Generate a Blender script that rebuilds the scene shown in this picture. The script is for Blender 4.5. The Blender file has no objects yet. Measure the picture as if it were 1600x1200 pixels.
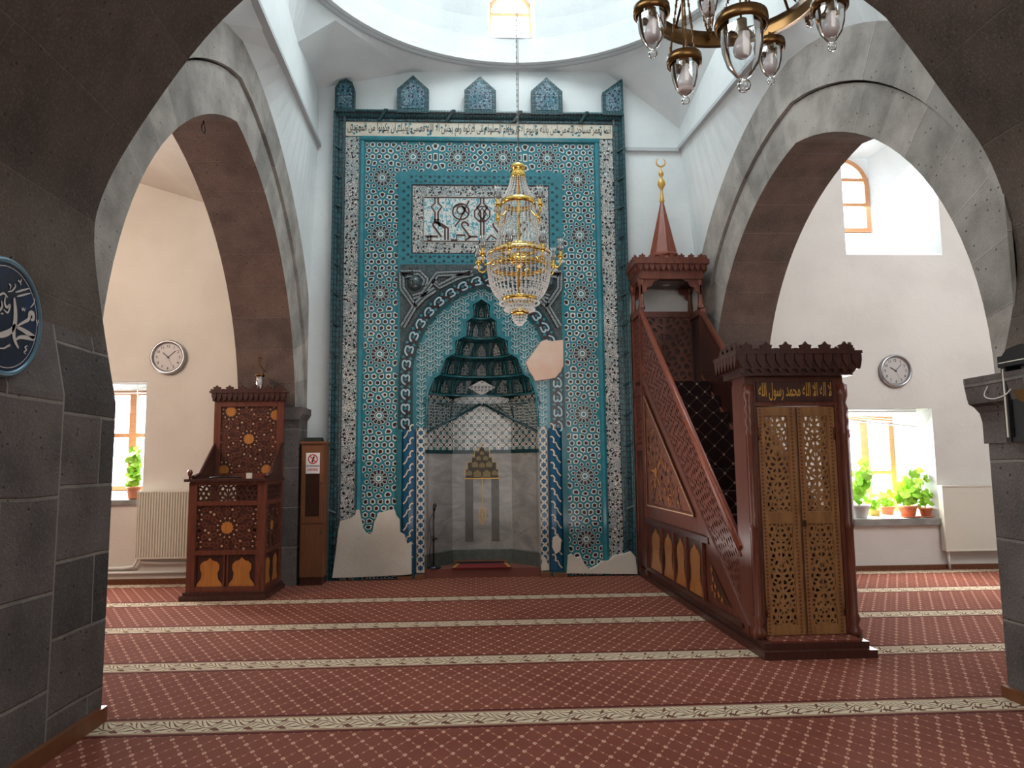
import bpy, math, random
from mathutils import Vector, Matrix
R=math.radians; PI=math.pi
random.seed(7)
sc=bpy.context.scene; COL=sc.collection
# ---------------------------------------------------------------- camera (frame taken as 1600x1200)
F=1150.0; YAW=R(2.9); PITCH=math.atan(125/1150.); ROLL=-0.0107
CAM=Vector((0,0,1.5))
_cy,_sy,_cp,_sp=math.cos(YAW),math.sin(YAW),math.cos(PITCH),math.sin(PITCH)
FW=Vector((_sy*_cp,_cy*_cp,_sp)); _r0=Vector((_cy,-_sy,0)); _u0=_r0.cross(FW)
RT=_r0*math.cos(ROLL)+_u0*math.sin(ROLL); UP=-_r0*math.sin(ROLL)+_u0*math.cos(ROLL)
def ray(x,y): return FW+RT*((x-800)/F)-UP*((y-600)/F)
def onY(x,y,Y): r=ray(x,y); return CAM+r*(Y/r.y)
def onX(x,y,X): r=ray(x,y); return CAM+r*(X/r.x)
cam=bpy.data.cameras.new('camera'); co=bpy.data.objects.new('camera',cam); COL.objects.link(co)
co.matrix_world=Matrix.Translation(CAM)@Matrix((RT,UP,-FW)).transposed().to_4x4()
cam.sensor_width=36; cam.lens=F/1600*36; cam.clip_start=.05; sc.camera=co
# ---------------------------------------------------------------- node expressions
class X:
    nt=None
    def __init__(s,v): s.v=v
    @staticmethod
    def op(o,*a,clamp=False):
        n=X.nt.nodes.new('ShaderNodeMath'); n.operation=o; n.use_clamp=clamp
        for i,q in enumerate(a):
            if isinstance(q,X): X.nt.links.new(q.v,n.inputs[i])
            else: n.inputs[i].default_value=q
        return X(n.outputs[0])
    def __add__(s,o): return X.op('ADD',s,o)
    __radd__=__add__
    def __sub__(s,o): return X.op('SUBTRACT',s,o)
    def __rsub__(s,o): return X.op('SUBTRACT',o,s)
    def __mul__(s,o): return X.op('MULTIPLY',s,o)
    __rmul__=__mul__
    def __truediv__(s,o): return X.op('DIVIDE',s,o)
    def fr(s): return X.op('FRACT',s)
    def fl(s): return X.op('FLOOR',s)
    def ab(s): return X.op('ABSOLUTE',s)
    def sin(s): return X.op('SINE',s)
    def lt(s,o): return X.op('LESS_THAN',s,o)
    def gt(s,o): return X.op('GREATER_THAN',s,o)
    def mn(s,o): return X.op('MINIMUM',s,o)
    def mx(s,o): return X.op('MAXIMUM',s,o)
    def sq(s): return X.op('SQRT',s)
    def cen(s): return (s.fr()-.5).ab()          # 0 at half integers, .5 at integers
    def sm(s,a,b):
        n=X.nt.nodes.new('ShaderNodeMapRange'); n.interpolation_type='SMOOTHSTEP'
        X.nt.links.new(s.v,n.inputs[0]); n.inputs[1].default_value=a; n.inputs[2].default_value=b
        return X(n.outputs[0])
class Mt:
    def __init__(s,name,rough=.6,spec=.5,metal=0):
        m=bpy.data.materials.new(name); m.use_nodes=True; s.m=m; s.nt=m.node_tree; X.nt=s.nt
        s.b=s.nt.nodes['Principled BSDF']; s.b.inputs['Roughness'].default_value=rough
        s.b.inputs['Metallic'].default_value=metal; s.b.inputs['Specular IOR Level'].default_value=spec
        s.geo=None
    def co(s,kind='UV',scale=1):
        t=s.nt.nodes.new('ShaderNodeTexCoord'); o=t.outputs[kind]
        if scale!=1:
            mp=s.nt.nodes.new('ShaderNodeMapping'); mp.inputs['Scale'].default_value=scale if hasattr(scale,'__len__') else (scale,)*3
            s.nt.links.new(o,mp.inputs[0]); o=mp.outputs[0]
        return o
    def xy(s,kind='UV'):
        n=s.nt.nodes.new('ShaderNodeSeparateXYZ'); s.nt.links.new(s.co(kind),n.inputs[0]); return [X(o) for o in n.outputs]
    def noise(s,scale,co=None,detail=3,rough=.55,kind='Object',dist=0):
        n=s.nt.nodes.new('ShaderNodeTexNoise'); n.inputs['Scale'].default_value=scale; n.inputs['Detail'].default_value=detail
        n.inputs['Roughness'].default_value=rough; n.inputs['Distortion'].default_value=dist
        s.nt.links.new(co or s.co(kind),n.inputs['Vector']); return X(n.outputs[0])
    def vor(s,scale,co=None,feature='F1',kind='Object',rnd=1,out=0):
        n=s.nt.nodes.new('ShaderNodeTexVoronoi'); n.feature=feature; n.inputs['Scale'].default_value=scale; n.inputs['Randomness'].default_value=rnd
        s.nt.links.new(co or s.co(kind),n.inputs['Vector']); return X(n.outputs[out])
    def mix(s,f,a,b):
        n=s.nt.nodes.new('ShaderNodeMix'); n.data_type='RGBA'
        for i,q in ((0,f),(6,a),(7,b)):
            if isinstance(q,X): s.nt.links.new(q.v,n.inputs[i])
            elif isinstance(q,(int,float)): n.inputs[i].default_value=q
            else: n.inputs[i].default_value=(*q[:3],1)
        return X(n.outputs[2])
    def col(s,c):
        if isinstance(c,X): s.nt.links.new(c.v,s.b.inputs['Base Color'])
        else: s.b.inputs['Base Color'].default_value=(*c,1)
        return s
    def bump(s,h,d=.01,st=.6):
        n=s.nt.nodes.new('ShaderNodeBump'); n.inputs['Distance'].default_value=d; n.inputs['Strength'].default_value=st
        s.nt.links.new(h.v,n.inputs['Height']); s.nt.links.new(n.outputs[0],s.b.inputs['Normal']); return s
def plain(name,c,rough=.6,metal=0,var=.12,scale=9,emit=0,spec=.5):
    t=Mt(name,rough,spec,metal); n=t.noise(scale)
    t.col(t.mix(n,[q*(1-var) for q in c],[min(1,q*(1+var)) for q in c]))
    if emit: t.b.inputs['Emission Color'].default_value=(*c,1); t.b.inputs['Emission Strength'].default_value=emit
    return t.m
# ---------------------------------------------------------------- mesh building
class MB:
    def __init__(s): s.v=[]; s.f=[]; s.mi=[]; s.uv=[]; s.M=None; s.cm=0; s.sm=[]
    def P(s,p):
        p=Vector(p)
        s.v.append(s.M@p if s.M else p); return len(s.v)-1
    def F(s,idx,m=None,uv=None,smooth=False):
        s.f.append(list(idx)); s.mi.append(s.cm if m is None else m); s.uv.append(uv); s.sm.append(smooth)
    def poly(s,pts,m=None,uv=None,smooth=False): s.F([s.P(p) for p in pts],m,uv,smooth)
    def box(s,a,b,m=None):
        (x0,y0,z0),(x1,y1,z1)=a,b
        s.k=getattr(s,'k',0)+1; e=.00025*(s.k%7)
        x0,x1=min(x0,x1)-e,max(x0,x1)+e; y0,y1=min(y0,y1)-e,max(y0,y1)+e; z0,z1=min(z0,z1)-e,max(z0,z1)+e
        i=[s.P((x,y,z)) for z in (z0,z1) for y in (y0,y1) for x in (x0,x1)]
        for q in ((0,2,3,1),(4,5,7,6),(0,1,5,4),(2,6,7,3),(0,4,6,2),(1,3,7,5)): s.F([i[k] for k in q],m)
        return s
    def cbox(s,c,d,m=None): return s.box([c[i]-d[i]/2 for i in range(3)],[c[i]+d[i]/2 for i in range(3)],m)
    def prism(s,pts,vec,m=None,cap=True,uvs=None):
        """pts: 3D polygon, extruded by vec"""
        vec=Vector(vec); n=len(pts); a=[s.P(p) for p in pts]; b=[s.P(Vector(p)+vec) for p in pts]
        if cap: s.F(a,m); s.F(b[::-1],m)
        for i in range(n): s.F((a[i],b[i],b[(i+1)%n],a[(i+1)%n]),m)
        return s
    def xz(s,pts,y0,y1,m=None): return s.prism([(p[0],y0,p[1]) for p in pts],(0,y1-y0,0),m)
    def yz(s,pts,x0,x1,m=None): return s.prism([(x0,p[0],p[1]) for p in pts],(x1-x0,0,0),m)
    def xy(s,pts,z0,z1,m=None): return s.prism([(p[0],p[1],z0) for p in pts],(0,0,z1-z0),m)
    def tube(s,path,r,n=8,m=None,closed=False,cap=True,smooth=True):
        path=[Vector(p) for p in path]; N=len(path); rs=r if hasattr(r,'__len__') else [r]*N; rings=[]; pn=None
        for i,p in enumerate(path):
            if closed: t=path[(i+1)%N]-path[i-1]
            else: t=path[min(i+1,N-1)]-path[max(i-1,0)]
            if t.length<1e-9: t=Vector((0,0,1))
            t.normalize()
            if pn is None: a=Vector((0,0,1)) if abs(t.z)<.9 else Vector((1,0,0)); u=t.cross(a).normalized()
            else: u=(pn-t*pn.dot(t)); u=u.normalized() if u.length>1e-6 else t.orthogonal().normalized()
            pn=u; w=t.cross(u)
            rings.append([s.P(p+(u*math.cos(2*PI*k/n)+w*math.sin(2*PI*k/n))*rs[i]) for k in range(n)])
        for i in range(N if closed else N-1):
            a,b=rings[i],rings[(i+1)%N]
            for k in range(n): s.F((a[k],a[(k+1)%n],b[(k+1)%n],b[k]),m,None,smooth)
        if cap and not closed: s.F(rings[0][::-1],m); s.F(rings[-1],m)
        return s
    def lathe(s,prof,c=(0,0,0),n=24,m=None,a0=0,a1=2*PI,smooth=True,sx=1,sy=1):
        full=abs(a1-a0-2*PI)<1e-6; k=n if full else n+1; rings=[]
        for r,z in prof:
            rings.append([s.P((c[0]+r*math.cos(a0+(a1-a0)*i/n)*sx,c[1]+r*math.sin(a0+(a1-a0)*i/n)*sy,c[2]+z)) for i in range(k)])
        for a,b in zip(rings,rings[1:]):
            for i in range(n): j=(i+1)%k; s.F((a[i],a[j],b[j],b[i]),m,None,smooth)
        if full:
            if len(prof)==2 and abs(prof[0][1]-prof[1][1])<1e-6: return s
            if prof[0][0]>1e-5: s.F(rings[0][::-1],m)
            if prof[-1][0]>1e-5: s.F(rings[-1],m)
        return s
    def ribbon(s,path,w,to3,h,m=None,closed=False):
        """flat stripe along a 2D path; to3(u,v,h)->3D"""
        N=len(path); L=[];Rr=[]
        for i in range(N):
            if closed: p0,p1=path[i-1],path[(i+1)%N]
            else: p0,p1=path[max(i-1,0)],path[min(i+1,N-1)]
            dx,dy=p1[0]-p0[0],p1[1]-p0[1]; l=math.hypot(dx,dy) or 1; nx,ny=-dy/l,dx/l
            ww=w[i] if hasattr(w,'__len__') else w
            L.append(s.P(to3(path[i][0]+nx*ww/2,path[i][1]+ny*ww/2,h))); Rr.append(s.P(to3(path[i][0]-nx*ww/2,path[i][1]-ny*ww/2,h)))
        for i in range(N if closed else N-1):
            j=(i+1)%N; s.F((Rr[i],Rr[j],L[j],L[i]),m)
        return s
    def build(s,name,mats,parent=None,kind=None,flip=None):
        me=bpy.data.meshes.new(name); me.from_pydata([tuple(v) for v in s.v],[],s.f)
        if not isinstance(mats,(list,tuple)): mats=[mats]
        for q in mats: me.materials.append(q)
        me.polygons.foreach_set('material_index',[min(i,len(mats)-1) for i in s.mi]); me.polygons.foreach_set('use_smooth',s.sm)
        ul=me.uv_layers.new(name='UVMap'); data=[0.0]*(2*len(me.loops))
        for p in me.polygons:
            n=p.normal; ax=max(range(3),key=lambda k:abs(n[k])); ex=s.uv[p.index]
            for q,li in enumerate(p.loop_indices):
                if ex: u,v=ex[q]
                else:
                    c=me.vertices[me.loops[li].vertex_index].co
                    u,v=((c.y,c.z),(c.x,c.z),(c.x,c.y))[ax]
                data[2*li]=u; data[2*li+1]=v
        ul.data.foreach_set('uv',data); me.update()
        o=bpy.data.objects.new(name,me); COL.objects.link(o)
        if parent: o.parent=parent; o.location=-Vector(parent.get('_o',(0,0,0)))
        if kind: o['kind']=kind
        return o
def tag(o,label=None,cat=None,group=None,kind=None):
    if label: o['label']=label
    if cat: o['category']=cat
    if group: o['group']=group
    if kind: o['kind']=kind
    return o
def thing(name,label,cat,loc,group=None):
    o=bpy.data.objects.new(name,None); COL.objects.link(o); o.location=loc; o['_o']=tuple(loc); o.empty_display_size=.1
    return tag(o,label,cat,group)
def bez(p0,p1,p2,p3,n=10):
    return [tuple(((1-t)**3)*a+3*((1-t)**2)*t*b+3*(1-t)*t*t*c+t**3*d for a,b,c,d in zip(p0,p1,p2,p3)) for t in [i/n for i in range(n+1)]]
def cat(pts,n=6,closed=False):
    """Catmull-Rom"""
    N=len(pts); out=[]
    for i in range(N if closed else N-1):
        g=lambda k: pts[k%N] if closed else pts[min(max(k,0),N-1)]
        a,b,c,d=g(i-1),g(i),g(i+1),g(i+2)
        for k in range(n):
            t=k/n; out.append(tuple(.5*(2*q+(r-p)*t+(2*p-5*q+4*r-w)*t*t+(3*q-p-3*r+w)*t**3) for p,q,r,w in zip(a,b,c,d)))
    if not closed: out.append(tuple(pts[-1]))
    return out
def arch(c,a,zs,h,n=24):
    """pointed arch from left springing to right springing, (x,z) list"""
    k=(h*h-a*a)/(2*a); Rr=a+k; A=math.atan2(h,-k) if k<=0 else PI-math.atan2(h,k)
    A=math.acos(max(-1,min(1,k/Rr)))
    L=[(c+k-Rr*math.cos(A*i/n),zs+Rr*math.sin(A*i/n)) for i in range(n+1)]
    return L+[(2*c-x,z) for x,z in L[-2::-1]]
# ---------------------------------------------------------------- star / cell patterns
def clip(poly,px,py,nx,ny):
    out=[]; n=len(poly)
    for i in range(n):
        a,b=poly[i],poly[(i+1)%n]; da=(a[0]-px)*nx+(a[1]-py)*ny; db=(b[0]-px)*nx+(b[1]-py)*ny
        if da<=0: out.append(a)
        if (da<0<db) or (db<0<da): t=da/(da-db); out.append((a[0]+(b[0]-a[0])*t,a[1]+(b[1]-a[1])*t))
    return out
def voronoi(seeds,rect,reach):
    x0,y0,x1,y1=rect; g={}
    for i,(x,y) in enumerate(seeds): g.setdefault((int(x//reach),int(y//reach)),[]).append(i)
    cells=[]
    for i,(x,y) in enumerate(seeds):
        poly=[(x0,y0),(x1,y0),(x1,y1),(x0,y1)]; nb=[]
        gx,gy=int(x//reach),int(y//reach)
        for a in (-1,0,1):
            for b in (-1,0,1):
                for j in g.get((gx+a,gy+b),()):
                    if j!=i: nb.append(((seeds[j][0]-x)**2+(seeds[j][1]-y)**2,j))
        nb.sort()
        for d,j in nb:
            if not poly: break
            if d>4*max((p[0]-x)**2+(p[1]-y)**2 for p in poly)+1e-9: break
            if d<1e-8: continue
            qx,qy=seeds[j]; poly=clip(poly,(x+qx)/2,(y+qy)/2,qx-x,qy-y)
        if len(poly)>2: cells.append((i,(x,y),poly))
    return cells
def shrink(poly,k,c=None):
    if c is None: c=(sum(p[0] for p in poly)/len(poly),sum(p[1] for p in poly)/len(poly))
    return [(c[0]+(p[0]-c[0])*k,c[1]+(p[1]-c[1])*k) for p in poly]
def inpoly(x,y,poly):
    r=False; n=len(poly)
    for i in range(n):
        (a,b),(c,d)=poly[i],poly[i-1]
        if (b>y)!=(d>y) and x<(c-a)*(y-b)/(d-b)+a: r=not r
    return r
def star(cx,cy,r0,r1,n,a=0):
    return [(cx+(r0 if i%2==0 else r1)*math.cos(a+PI*i/n),cy+(r0 if i%2==0 else r1)*math.sin(a+PI*i/n)) for i in range(2*n)]
# ---------------------------------------------------------------- lettering (built-in font, joined letter forms)
AR={}
for _c,_b,_n in [('ا',0xFE8D,2),('ب',0xFE8F,4),('ة',0xFE93,2),('ت',0xFE95,4),('ج',0xFE9D,4),('ح',0xFEA1,4),('خ',0xFEA5,4),('د',0xFEA9,2),('ذ',0xFEAB,2),
    ('ر',0xFEAD,2),('ز',0xFEAF,2),('س',0xFEB1,4),('ش',0xFEB5,4),('ص',0xFEB9,4),('ض',0xFEBD,4),('ط',0xFEC1,4),('ع',0xFEC9,4),('غ',0xFECD,4),('ف',0xFED1,4),
    ('ق',0xFED5,4),('ك',0xFED9,4),('ل',0xFEDD,4),('م',0xFEE1,4),('ن',0xFEE5,4),('ه',0xFEE9,4),('و',0xFEED,2),('ى',0xFEEF,2),('ي',0xFEF1,4),('آ',0xFE81,2),('إ',0xFE87,2)]: AR[_c]=(_b,_n)
def shape_ar(s):
    out=[]; i=0
    for w in s.split(' '):
        r=[]; j=0; L=len(w); prev=False
        while j<L:
            c=w[j]
            if c=='ل' and j+1<L and w[j+1] in 'اآإ':
                base={'ا':0xFEFB,'آ':0xFEF5,'إ':0xFEF9}[w[j+1]]; r.append(chr(base+(1 if prev else 0))); prev=False; j+=2; continue
            b,n=AR[c]; nxt=j+1<L
            if n==2: r.append(chr(b+(1 if prev else 0))); prev=False
            else:
                nj=nxt
                r.append(chr(b+({(0,0):0,(1,0):1,(0,1):2,(1,1):3}[(int(prev),int(nj))]))); prev=True
            j+=1
        out.append(''.join(r)[::-1])
    return ' '.join(out[::-1])
def text_mesh(s,w=None,h=None,res=3,bold=0):
    """list of (verts2d, faces) scaled into w x h box, origin at lower left"""
    cu=bpy.data.curves.new('t','FONT'); cu.body=s; cu.resolution_u=res; cu.offset=bold
    o=bpy.data.objects.new('t',cu); COL.objects.link(o); bpy.context.view_layer.update()
    me=bpy.data.meshes.new_from_object(o.evaluated_get(bpy.context.evaluated_depsgraph_get()))
    vs=[(v.co.x,v.co.y) for v in me.vertices]; fs=[list(p.vertices) for p in me.polygons]
    bpy.data.objects.remove(o); bpy.data.curves.remove(cu); bpy.data.meshes.remove(me)
    x0=min(v[0] for v in vs);x1=max(v[0] for v in vs);y0=min(v[1] for v in vs);y1=max(v[1] for v in vs)
    kx=w/(x1-x0) if w else None; ky=h/(y1-y0) if h else None; kx=kx or ky; ky=ky or kx
    return [((x-x0)*kx,(y-y0)*ky) for x,y in vs],fs
def put_text(mb,tm,to3,h,m=None,ox=0,oy=0):
    vs,fs=tm; ids=[mb.P(to3(x+ox,y+oy,h)) for x,y in vs]
    for f in fs: mb.F([ids[i] for i in f],m)
# ---------------------------------------------------------------- materials
def mk_plaster(name,c,c2):
    t=Mt(name,.85,.2); n=t.noise(1.3,detail=5); n2=t.noise(24,detail=3)
    t.col(t.mix(n.sm(.35,.7),c,c2)).bump(n2+t.noise(2.5)*2,.012,.25); return t.m
WHITE=mk_plaster('white_plaster',(.74,.77,.77),(.66,.69,.70))
WARM2=mk_plaster('grey_pink_plaster',(.71,.68,.65),(.64,.61,.58))
WARM=mk_plaster('warm_plaster',(.72,.68,.62),(.66,.62,.56))
def mk_stone(name,c1,c2,mort,bw,bh,off=.5,ms=.012,dark=1):
    t=Mt(name,.95,.15); n=t.nt.nodes.new('ShaderNodeTexBrick'); t.nt.links.new(t.co('UV'),n.inputs[0])
    n.inputs['Color1'].default_value=(*c1,1); n.inputs['Color2'].default_value=(*c2,1); n.inputs['Mortar'].default_value=(*mort,1)
    n.inputs['Scale'].default_value=1; n.inputs['Brick Width'].default_value=bw; n.inputs['Row Height'].default_value=bh
    n.inputs['Mortar Size'].default_value=ms; n.inputs['Mortar Smooth'].default_value=.5; n.offset=off; n.offset_frequency=2
    mpn=t.nt.nodes.new('ShaderNodeTexNoise'); mpn.inputs['Scale'].default_value=1.7; t.nt.links.new(t.co('Object'),mpn.inputs['Vector'])
    vm=t.nt.nodes.new('ShaderNodeVectorMath'); vm.operation='MULTIPLY_ADD'; t.nt.links.new(mpn.outputs[1],vm.inputs[0]); vm.inputs[1].default_value=(.035,.035,0); t.nt.links.new(t.co('UV'),vm.inputs[2]); t.nt.links.new(vm.outputs[0],n.inputs[0])
    a=t.noise(3,detail=5); pit=t.vor(14,rnd=1).sm(.02,.16); fine=t.noise(60,detail=2); gate=t.noise(6).sm(.5,.6)
    pit=pit.mx(gate)
    c=t.mix(a.sm(.3,.75),X(n.outputs[0]),t.mix(.45,X(n.outputs[0]),(.02,.018,.017)))
    c=t.mix((1-pit)*.7,c,(.02,.017,.015)); c=t.mix(fine.sm(.45,.8)*.11,c,(.5,.46,.42))
    t.col(c).bump(X(n.outputs[1])*-1+pit*.7+fine*.35+a,.02,.7); return t.m
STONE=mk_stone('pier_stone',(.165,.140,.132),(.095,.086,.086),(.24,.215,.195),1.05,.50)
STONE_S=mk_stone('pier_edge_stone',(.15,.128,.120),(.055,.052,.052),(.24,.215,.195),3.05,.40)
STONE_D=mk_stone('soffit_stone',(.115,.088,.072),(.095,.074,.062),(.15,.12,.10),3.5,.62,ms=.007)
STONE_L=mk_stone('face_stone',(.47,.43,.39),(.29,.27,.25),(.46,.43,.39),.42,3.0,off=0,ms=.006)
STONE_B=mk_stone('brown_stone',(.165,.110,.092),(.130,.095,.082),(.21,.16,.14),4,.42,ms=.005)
GROOVE_SHADE=plain('groove_shade',(.02,.018,.017),.9)  # near-black colour paints the shadow inside the arch recess
def mk_wood(name,c1,c2,rough=.32,sc_=(1,1,14)):
    t=Mt(name,rough,.5); n=t.noise(3,co=t.co('Object',sc_),detail=5,dist=1.2); t.col(t.mix(n.sm(.3,.75),c1,c2)).bump(n,.003,.2); return t.m
WOOD=mk_wood('mahogany_wood',(.165,.047,.027),(.085,.023,.014),sc_=(9,9,.8))
WOOD_D=mk_wood('dark_mahogany',(.070,.022,.016),(.038,.012,.009),sc_=(9,9,.8))
WOOD_R=mk_wood('red_cone_wood',(.26,.065,.035),(.17,.04,.022),sc_=(9,9,.8))
WOOD_O=mk_wood('orange_maple',(.48,.19,.045),(.36,.13,.03),sc_=(6,6,1.2))
WOOD_C=mk_wood('cream_inlay',(.62,.40,.24),(.52,.32,.18))
WOOD_T=mk_wood('tan_carved_wood',(.34,.165,.062),(.22,.10,.036),sc_=(6,6,1.2))
WOOD_W=mk_wood('window_wood',(.52,.24,.11),(.42,.18,.08),.5)
WOOD_B=mk_wood('bookcase_wood',(.17,.062,.024),(.13,.045,.018),.4,sc_=(8,8,1))
GOLD=plain('polished_gold',(.85,.55,.14),.18,1,.05)
GOLDP=plain('gold_paint',(.62,.36,.08),.4,.3,.1)
BRASS=plain('dark_brass',(.16,.085,.03),.3,.9,.25,30)
CHROME=plain('chrome_rim',(.42,.41,.43),.28,1,.05)
BLACK=plain('black_metal',(.012,.012,.013),.35,.2,.1)
CREAM=plain('cream_enamel',(.70,.67,.58),.4,0,.03)
WHITEP=plain('white_paint',(.82,.82,.80),.4,0,.03)
MARBLE=None
def mk_marble():
    t=Mt('grey_marble',.3,.5); n=t.noise(2.2,detail=7,rough=.65,dist=1.5,co=t.co('Object',(1,1,2.2))); v=t.noise(9,detail=4)
    t.col(t.mix(n.sm(.3,.75),(.20,.195,.185),t.mix(v.sm(.5,.8)*.6,(.36,.345,.325),(.17,.165,.16)))); return t.m
MARBLE=mk_marble()
MARBLE_D=plain('dark_marble_base',(.075,.085,.078),.6,0,.6,14)
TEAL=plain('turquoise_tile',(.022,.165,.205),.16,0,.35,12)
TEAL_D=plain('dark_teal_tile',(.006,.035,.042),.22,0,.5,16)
TEAL_M=plain('mid_teal_tile',(.016,.105,.125),.18,0,.4,12)
BLUE=plain('cobalt_tile',(.010,.075,.150),.18,0,.35,14)
TWHITE=plain('white_tile',(.60,.60,.56),.2,0,.2,20)
TCREAM=plain('cream_tile',(.55,.49,.40),.3,0,.15,20)
TBLACK=plain('aubergine_tile',(.020,.010,.014),.2,0,.3,20)
TBROWN=plain('brown_outline',(.055,.022,.02),.3,0,.2,20)
PALEBLUE=plain('pale_blue_tile',(.28,.42,.48),.2,0,.5,20)
PATCH=mk_plaster('bare_plaster',(.60,.55,.48),(.50,.45,.38))
PATCH_P=mk_plaster('pink_plaster',(.56,.36,.27),(.62,.50,.42))
def mk_arabesque(name,ground,ink,acc,scale,k=.5,accs=.25):
    """dense scrolling leaf tracery"""
    t=Mt(name,.22,.5); co=t.co('Object')
    w=t.noise(scale*.55,detail=1); a=t.noise(scale,detail=0,dist=2.2)
    ring=(a*7).cen()
    ink_m=ring.lt(k*.36); blot=t.vor(scale*1.25,rnd=.55).lt(.27)
    c=t.mix(w.gt(.52)*accs,ground,acc); c=t.mix(ink_m.mx(blot),c,ink); t.col(c); return t.m
ARAB=mk_arabesque('black_white_tracery',(.62,.61,.57),(.014,.011,.016),(.05,.26,.32),13,.62)
ARAB2=mk_arabesque('blue_white_tracery',(.46,.52,.52),(.02,.03,.045),(.02,.10,.14),30,.4,.8)
MERL=mk_arabesque('merlon_tracery',(.20,.34,.40),(.010,.014,.035),(.06,.24,.30),12,.75,.8)
CARVED=mk_arabesque('carved_dark_tile',(.085,.11,.11),(.010,.016,.02),(.01,.06,.07),26,.55,.5)
def mk_hex(name,ground,line,scale,w=.07,rnd=.15,sc_=(1,1,1)):
    t=Mt(name,.25,.5); e=t.vor(scale,co=t.co('Object',sc_),feature='DISTANCE_TO_EDGE',rnd=rnd); n=t.noise(4)
    t.col(t.mix(e.lt(w),t.mix(n,ground,[q*.5 for q in ground]),line)).bump(e.mn(.2),.01,.5); return t.m
BRAID=mk_hex('braided_teal_border',(.020,.10,.115),(.008,.022,.028),25,.13,.3,(1,1,.55))
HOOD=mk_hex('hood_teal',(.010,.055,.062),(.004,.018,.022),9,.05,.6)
HOODW=mk_hex('hood_small_pattern',(.012,.035,.04),(.11,.135,.13),24,.13,.5)
def mk_bw():
    t=Mt('black_white_star_tile',.15,.6); u,v,_=t.xy('UV'); s=9.0
    a=(u*s).cen(); b=(v*s).cen(); d=(a*a+b*b).sq(); a2=(u*s+.5).cen(); b2=(v*s+.5).cen(); d2=(a2*a2+b2*b2).sq()
    dg=((u+v)*s*.5).cen(); dh=((u-v)*s*.5).cen()
    m=d.lt(.24).mx(d2.lt(.17)).mx((d-.4).ab().lt(.035)).mx(dg.mx(dh).gt(.47)*.9)
    teal=d.lt(.15); n=t.noise(5)
    c=t.mix(m,t.mix(n.sm(.3,.7),(.58,.58,.54),(.40,.41,.38)),(.015,.02,.025)); t.col(t.mix(teal,c,(.02,.13,.16))); return t.m
BWTILE=mk_bw()
def mk_carpet(name='red_prayer_carpet',bands=True):
    t=Mt(name,.95,.1); x,y,_=t.xy('Object')
    U=x*4.0+y*2.35; V=x*4.0-y*2.35                       # diamond lattice
    lu=(U*2).cen(); lv=(V*2).cen()                       # .5 on lines
    du=(U*2).fr(); dash=((x*44).fr().gt(.35))
    line=(lu.gt(.465).mx(lv.gt(.465)))*dash
    blob=(lu.gt(.388))*(lv.gt(.388)); mid=((lu.gt(.44))*(lv.lt(.07))).mx((lv.gt(.44))*(lu.lt(.07)))
    core=(lu.gt(.47))*(lv.gt(.47))
    n=t.noise(1.1,detail=3); fz=t.noise(160,detail=1); rows=(y*110).cen()
    base=t.mix(n.sm(.35,.7),(.245,.082,.054),(.200,.062,.041)); base=t.mix(fz*.5+rows*.3,base,(.07,.016,.012))
    c=t.mix(line*.42,base,(.44,.20,.13)); c=t.mix(mid*.75,c,(.47,.23,.16)); c=t.mix(blob,c,(.53,.32,.23)); c=t.mix(core,c,(.20,.07,.05))
    if bands:
        p=((y-4.57)/1.32+.5).fr()-.5                      # 0 on band centre, units of 1.32 m
        d=p.ab()*1.32; s=p*1.32
        inb=d.lt(.155)*(1-(y.gt(9.4))*(x.gt(-2.4))*(x.lt(3.3))); ul=x/.30
        w1=((x*(2*PI/.19)).sin()*.034-s).ab()            # vine
        st=((x+w1*1.1+(w1*60).sin()*.008)/.0475).fr().lt(.30)*(w1.gt(.016))
        st2=((x-w1*.5)/.19+.2).fr().lt(.13)
        ink=(w1.lt(.006)).mx(st).mx(st2*(w1.gt(.03)))*(d.lt(.088))
        cr=t.mix(ink,(.55,.46,.33),(.13,.05,.035))
        b=t.mix(d.lt(.10),t.mix((d-.112).ab().lt(.004),(.115,.030,.022),(.50,.36,.24)),cr); c=t.mix(inb,c,b)
        c=t.mix((d-.15).ab().lt(.007)*(1-(y.gt(9.4))*(x.gt(-2.4))*(x.lt(3.3))),c,(.05,.012,.01))
    t.col(c).bump(fz+t.noise(40),.006,.5); return t.m
CARPET=mk_carpet(); CARPET_N=mk_carpet('red_diamond_carpet',False); STAIRC=None
def mk_stair():
    t=Mt('dark_stair_carpet',.95,.1); x,y,z=t.xy('Object')
    U=x*5+z*5+y*5; V=x*5-z*5-y*5; lu=(U).cen(); lv=(V).cen()
    c=t.mix(((lu.gt(.47)).mx(lv.gt(.47)))*((x*50).fr().gt(.4)),(.022,.010,.010),(.16,.09,.06)); c=t.mix(lu.gt(.42)*lv.gt(.42),c,(.33,.24,.19)); t.col(c); return t.m
STAIRC=mk_stair()
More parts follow.
